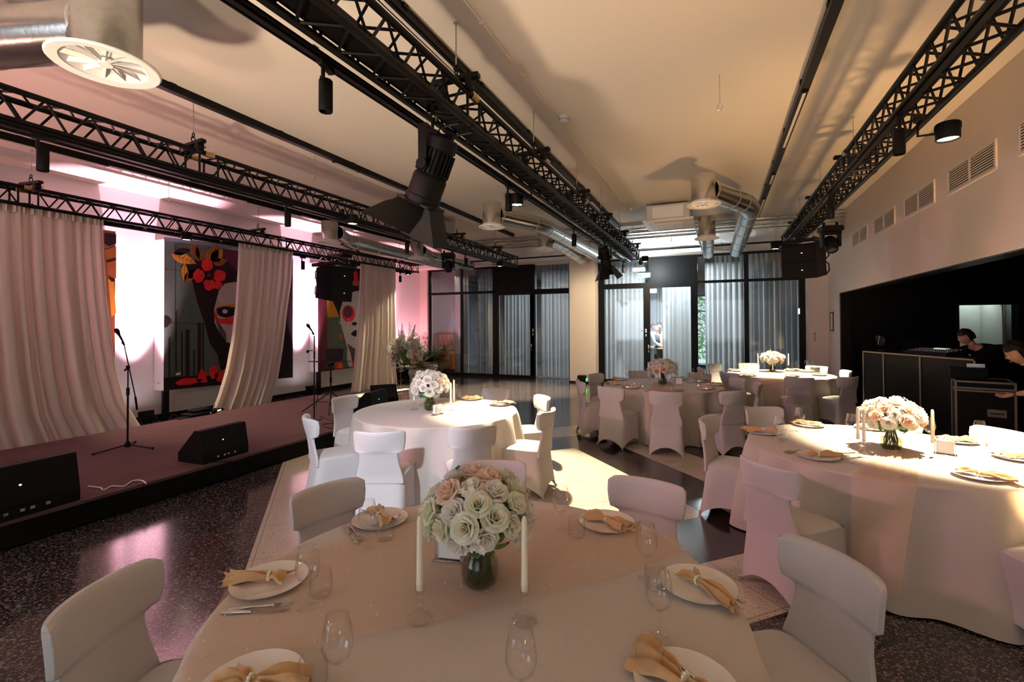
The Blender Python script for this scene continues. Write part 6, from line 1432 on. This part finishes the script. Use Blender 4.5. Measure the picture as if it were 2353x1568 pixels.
def human(label, root, joints, bones, rad, cloth, mats, head, hands=(), face=None, hair='hair_dark', hair_long=False, group=None):
    """skinned body from joints; cloth = list of (part name, bone names, extra radius, material)"""
    t = thing('person', label, 'person', (0, 0, 0), 0, group)
    def skinned(name, bl, extra, m, keep=None):
        names = []; 
        for a, c in bl:
            for k in (a, c):
                if k not in names: names.append(k)
        me = bpy.data.meshes.new(name); me.from_pydata([tuple(joints[k]) for k in names], [(names.index(a), names.index(c)) for a, c in bl], [])
        o = bpy.data.objects.new(name, me); COL.objects.link(o); o.parent = t
        md = o.modifiers.new('skin', 'SKIN'); md.use_smooth_shade = True; sv = me.skin_vertices[0].data
        for i, k in enumerate(names): r = rad[k]; r = (r, r) if isinstance(r, (int, float)) else r; sv[i].radius = (r[0]+extra, r[1]+extra); sv[i].use_root = (i == 0)
        o.modifiers.new('sub', 'SUBSURF').levels = 2; o.modifiers['sub'].render_levels = 2
        me.materials.append(MAT[m]); return o
    body = skinned('body', bones, 0, mats)
    for (nm2, bl, ex, m) in cloth: skinned(nm2, bl, ex, m)
    hc, look, hs_ = head; hc = Vector(hc); f = Vector(look).normalized(); up = Vector((0, 0, 1)); rt = f.cross(up).normalized(); up2 = rt.cross(f)
    R = Matrix((rt, f, up2)).transposed()
    def fh(u, v):
        th = PI*v; a = 2*PI*u; x = math.cos(a)*math.sin(th); y = math.sin(a)*math.sin(th); z = -math.cos(th)
        x *= .074*(1-.20*max(0, -z)**1.5); yy = .094*y*(1-.10*max(0, -z)); zz = .116*z
        if y > 0: yy += .014*math.exp(-((z+.02)/.10)**2)*math.exp(-(x/.013)**2)*1.4; yy -= .008*math.exp(-((z-.10)/.10)**2)*(math.exp(-((abs(x)-.030)/.014)**2)); yy += .006*math.exp(-((z+.42)/.07)**2)*math.exp(-(x/.025)**2); yy += .006*math.exp(-((z+.85)/.15)**2)*math.exp(-(x/.02)**2)
        return hc+R @ Vector((x, yy, zz))*hs_
    q = MB(); q.grid(fh, 40, 30, True); q.tube([hc-up2*.05*hs_-f*.02, Vector(joints['neck'])], .050*hs_, 12); q.build('head', 'skin', t, 80)
    q = MB()
    for sx in (-1, 1): q.ball(hc+R @ Vector((sx*.074, -.005, -.002))*hs_, .017*hs_, 8, 6, (.5, .8, 1.5))
    q.build('ear', 'skin', t)
    q = MB()
    for sx in (-1, 1): q.ball(hc+R @ Vector((sx*.030, .086, .012))*hs_, .0095*hs_, 10, 8)
    q.m(1)
    for sx in (-1, 1): q.ball(hc+R @ Vector((sx*.030, .0945, .012))*hs_, .0045*hs_, 8, 6); q.box(hc+R @ Vector((sx*.030, .092, .031))*hs_, (.026*hs_, .008, .004), R)
    q.m(2); q.box(hc+R @ Vector((0, .097, -.049))*hs_, (.040*hs_, .008, .009*hs_), R)
    q.build('face_features', ['porcelain', 'hair_dark', 'red_print'], t)
    def hh(u, v):
        th = PI*(.36+.64*v) if not hair_long else PI*(.05+.95*v); a = 2*PI*u; x = math.cos(a)*math.sin(th); y = math.sin(a)*math.sin(th); z = -math.cos(th); 
        n = 1.10+.05*math.sin(a*9+z*7)+.04*math.sin(a*17+z*11)
        k = .085*n if y < .35 else .078*n
        P_ = Vector((x*k, y*(.104 if y < .3 else .090)*n-.012, z*.124*n+.008))
        if hair_long: P_ = Vector((x*.10, -abs(y)*.115-.02+(.03 if y > 0 and z > .3 else 0), z*.13 if z > -.1 else z*.34))
        if not hair_long and z < .35 and y > .25: P_.y -= .05; P_.z = max(P_.z, .055)
        return hc+R @ P_*hs_
    q = MB(); q.grid(hh, 44, 20, True); q.build('hair', hair, t, 80)
    for (w_, e_, sgn) in hands:     # wrist, finger direction, thumb side
        w_ = Vector(w_); d = Vector(e_).normalized(); s = Vector(sgn).normalized(); s = (s-d*s.dot(d)).normalized(); nn = d.cross(s)
        pts = []; eds = []; rr_ = []
        def v_(p, r): pts.append(tuple(p)); rr_.append(r); return len(pts)-1
        a = v_(w_, .024); pal = v_(w_+d*.05, .030); eds.append((a, pal))
        for k, (off, L) in enumerate(((-.027, .062), (-.009, .074), (.009, .070), (.026, .055))):
            b0_ = v_(w_+d*.088-s*off, .0105); b1 = v_(w_+d*(.088+L*.5)-s*off*1.15-nn*.010, .0088); b2 = v_(w_+d*(.088+L*.85)-s*off*1.2-nn*.030, .0072); eds += [(pal, b0_), (b0_, b1), (b1, b2)]
        t0 = v_(w_+d*.035+s*.035, .012); t1 = v_(w_+d*.07+s*.055-nn*.01, .0095); eds += [(pal, t0), (t0, t1)]
        me = bpy.data.meshes.new('hand'); me.from_pydata(pts, eds, []); o = bpy.data.objects.new('hand', me); COL.objects.link(o); o.parent = t
        md = o.modifiers.new('skin', 'SKIN'); md.use_smooth_shade = True
        for i, r in enumerate(rr_): me.skin_vertices[0].data[i].radius = (r, r)
        me.skin_vertices[0].data[0].use_root = True; o.modifiers.new('sub', 'SUBSURF').levels = 1; o.modifiers['sub'].render_levels = 1; me.materials.append(MAT['skin'])
    return t
BON = [('pelvis', 'waist'), ('waist', 'chest'), ('chest', 'neck'), ('chest', 'shL'), ('chest', 'shR'), ('shL', 'elL'), ('elL', 'wrL'), ('shR', 'elR'), ('elR', 'wrR'), ('pelvis', 'hipL'), ('pelvis', 'hipR'), ('hipL', 'knL'), ('knL', 'anL'), ('anL', 'toL'), ('hipR', 'knR'), ('knR', 'anR'), ('anR', 'toR')]
RAD = dict(pelvis=(.15, .11), waist=(.135, .10), chest=(.165, .11), neck=.052, shL=.062, shR=.062, elL=.042, elR=.042, wrL=.027, wrR=.027, hipL=.088, hipR=.088, knL=.058, knR=.058, anL=.038, anR=.038, toL=.034, toR=.034)
TORSO = [('pelvis', 'waist'), ('waist', 'chest'), ('chest', 'neck_b'), ('chest', 'shL'), ('chest', 'shR')]
RAD['neck_b'] = .075; RAD['slL'] = RAD['slR'] = .054; RAD['cuffL'] = RAD['cuffR'] = .032
def body(root, yaw, **kw):
    """standing pose in a local frame: x right, y forward; kw override joints"""
    J = dict(pelvis=(0, 0, .95), waist=(0, .0, 1.10), chest=(0, 0, 1.33), neck=(0, .0, 1.50), shL=(-.19, 0, 1.42), shR=(.19, 0, 1.42), elL=(-.24, .0, 1.14), elR=(.24, 0, 1.14), wrL=(-.24, .08, .90), wrR=(.24, .08, .90),
             hipL=(-.095, 0, .88), hipR=(.095, 0, .88), knL=(-.10, .02, .48), knR=(.10, .02, .48), anL=(-.10, -.02, .08), anR=(.10, -.02, .08), toL=(-.11, .12, .035), toR=(.11, .12, .035))
    J.update(kw); J['neck_b'] = tuple(Vector(J['chest']).lerp(Vector(J['neck']), .62)); J['slL'] = tuple(Vector(J['shL']).lerp(Vector(J['elL']), .62)); J['slR'] = tuple(Vector(J['shR']).lerp(Vector(J['elR']), .62))
    Mx = Matrix.Translation(Vector(root)) @ Matrix.Rotation(yaw, 4, 'Z'); return {k: Mx @ Vector(v) for k, v in J.items()}, Mx
LEGS = [('pelvis', 'hipL'), ('pelvis', 'hipR'), ('hipL', 'knL'), ('knL', 'anL'), ('hipR', 'knR'), ('knR', 'anR')]
SHIRT = TORSO+[('shL', 'slL'), ('shR', 'slR')]; LONG = TORSO+[('shL', 'elL'), ('elL', 'wrL'), ('shR', 'elR'), ('elR', 'wrR')]
# man leaning over the desk, left arm stretched down to the right
pd = dl(.52, .98, 0)
yawm = az+PI                       # faces the desk front
J, Mx = body(pd, yawm, waist=(.0, .10, 1.09), chest=(.02, .26, 1.26), neck=(.06, .38, 1.38), shL=(-.17, .22, 1.36), shR=(.20, .30, 1.32), elR=(.30, .52, 1.22), wrR=(.22, .62, 1.225), elL=(-.46, .10, 1.22), wrL=(-.44, .20, .98))
human('person in a black t-shirt leaning over the control desk with one arm bent outward', pd, J, BON, RAD, [('t_shirt', SHIRT, .016, 'shirt_black'), ('trousers', LEGS, .014, 'shirt_black'), ('shoe', [('anL', 'toL')], .014, 'black_plastic'), ('shoe', [('anR', 'toR')], .014, 'black_plastic')], 'skin',
      (J['neck']+Vector((Mx.to_3x3() @ Vector((.03, .08, .12)))), Mx.to_3x3() @ Vector((.25, .8, -.42)), 1.0), [(J['wrL'], J['wrL']-J['elL'], Mx.to_3x3() @ Vector((1, .2, 0))), (J['wrR'], Mx.to_3x3() @ Vector((-.5, .8, -.25)), Mx.to_3x3() @ Vector((-1, 0, 0)))])
# second person bending at the flight case, at the right edge
hx = at(2308, 812, 2, 1.42); pd2 = (hx.x+.60, hx.y+.14, 0)
J, Mx = body(pd2, math.radians(88), pelvis=(0, 0, .93), waist=(.0, .10, 1.05), chest=(.0, .24, 1.20), neck=(.0, .36, 1.30), shL=(-.18, .22, 1.26), shR=(.18, .22, 1.26), elL=(-.22, .34, 1.04), wrL=(-.12, .50, .985), elR=(.24, .16, .98), wrR=(.20, .26, .76))
human('person in a black t-shirt bending over the flight case at the right edge', pd2, J, BON, RAD, [('t_shirt', SHIRT, .016, 'shirt_black'), ('trousers', LEGS, .014, 'shirt_black'), ('shoe', [('anL', 'toL')], .014, 'black_plastic'), ('shoe', [('anR', 'toR')], .014, 'black_plastic')], 'skin',
      (J['neck']+Vector((Mx.to_3x3() @ Vector((0, .07, .11)))), Mx.to_3x3() @ Vector((.1, .8, -.5)), 1.0), [(J['wrL'], Mx.to_3x3() @ Vector((.3, .8, -.3)), Mx.to_3x3() @ Vector((1, 0, .2))), (J['wrR'], Mx.to_3x3() @ Vector((0, .2, -.9)), Mx.to_3x3() @ Vector((-1, .3, 0)))])
lamp('SPOT', 'desk_spill', (2.9, 6.2, 2.9), (3.9, 8.4, .9), 3, (1, .50, .38), size=.15, spot=50)
# guests in the hall behind the open gap of the door
g1 = at(1496, 800, 1, 15.6); gx = g1.x
J, Mx = body((gx, 15.6, 0), math.radians(-80), wrL=(-.15, .30, 1.05), elL=(-.26, .12, 1.12), wrR=(.12, .32, 1.02), elR=(.26, .10, 1.12))
human('guest in a pale blue shirt and grey trousers behind the glass door', None, J, BON, RAD, [('shirt', LONG, .013, 'shirt_blue'), ('trousers', LEGS, .013, 'trousers_grey'), ('shoe', [('anL', 'toL')], .012, 'black_plastic'), ('shoe', [('anR', 'toR')], .012, 'black_plastic')], 'skin',
      (J['neck']+Vector((0.02, 0, .16)), Mx.to_3x3() @ Vector((0, .9, -.35)), 1.0), [(J['wrL'], J['wrL']-J['elL'], (0, 0, 1)), (J['wrR'], J['wrR']-J['elR'], (0, 0, 1))], group=None)
g2 = at(1509, 800, 1, 16.0)
J, Mx = body((g2.x+.02, 16.0, 0), math.radians(150), neck=(0, .0, 1.42), chest=(0, 0, 1.26), shL=(-.16, 0, 1.34), shR=(.16, 0, 1.34), wrL=(-.05, .28, 1.05), elL=(-.22, .08, 1.08), wrR=(.10, .28, 1.05), elR=(.22, .08, 1.08))
human('guest in a dark patterned dress with long auburn hair behind the glass door', None, J, BON, RAD, [('dress', TORSO+[('pelvis', 'hipL'), ('pelvis', 'hipR'), ('hipL', 'knL'), ('hipR', 'knR')], .03, 'dress_dark')], 'skin',
      (J['neck']+Vector((0, 0, .15)), Mx.to_3x3() @ Vector((0, .9, -.2)), .96), [(J['wrL'], J['wrL']-J['elL'], (0, 0, 1)), (J['wrR'], J['wrR']-J['elR'], (0, 0, 1))], hair='hair_auburn', hair_long=True)
g3 = at(1514, 800, 1, 16.9)
J, Mx = body((g3.x+.02, 16.9, 0), math.radians(180), )
human('guest in a white blouse standing behind the two others at the curtain', None, J, BON, RAD, [('blouse', LONG, .014, 'white_paint'), ('trousers', LEGS, .013, 'shirt_black')], 'skin', (J['neck']+Vector((0, 0, .16)), Mx.to_3x3() @ Vector((0, .9, -.1)), 1.0), [])
# small bistro table the guests stand at
t = thing('bistro_table', 'small table with flowers and glasses where the guests stand in the hall', 'table', (g2.x+.38, 15.75, 0))
q = MB(); q.lathe([(.001, .93), (.34, .93), (.34, .96), (.001, .96)], 30); q.build('table_top', 'cardboard', t, 30)
q = MB(); q.lathe([(.001, 0), (.24, 0), (.24, .02), (.03, .04), (.03, .93)], 24); q.build('pedestal', 'steel', t)
put(wine, (g2.x+.30, 15.70, .96), 0, 'wine glass on the small table in the hall', 'glasses in the hall')
put(wine, (g2.x+.48, 15.80, .96), 0, 'wine glass at the right end of the small table in the hall', 'glasses in the hall')
barn_lamp((-5.17, .4, 3.38), (.72, .55, -.42), 'barn door lamp with pink light on the second truss, outside the picture')  # unseen housing added for the pink spot
# unseen barn door lamp added for the cool light on the stage side table
barn_lamp((-1.35, -.6, 3.40), (-.38, .92, -.62), 'barn door lamp on the near end of the middle truss behind the photographer')
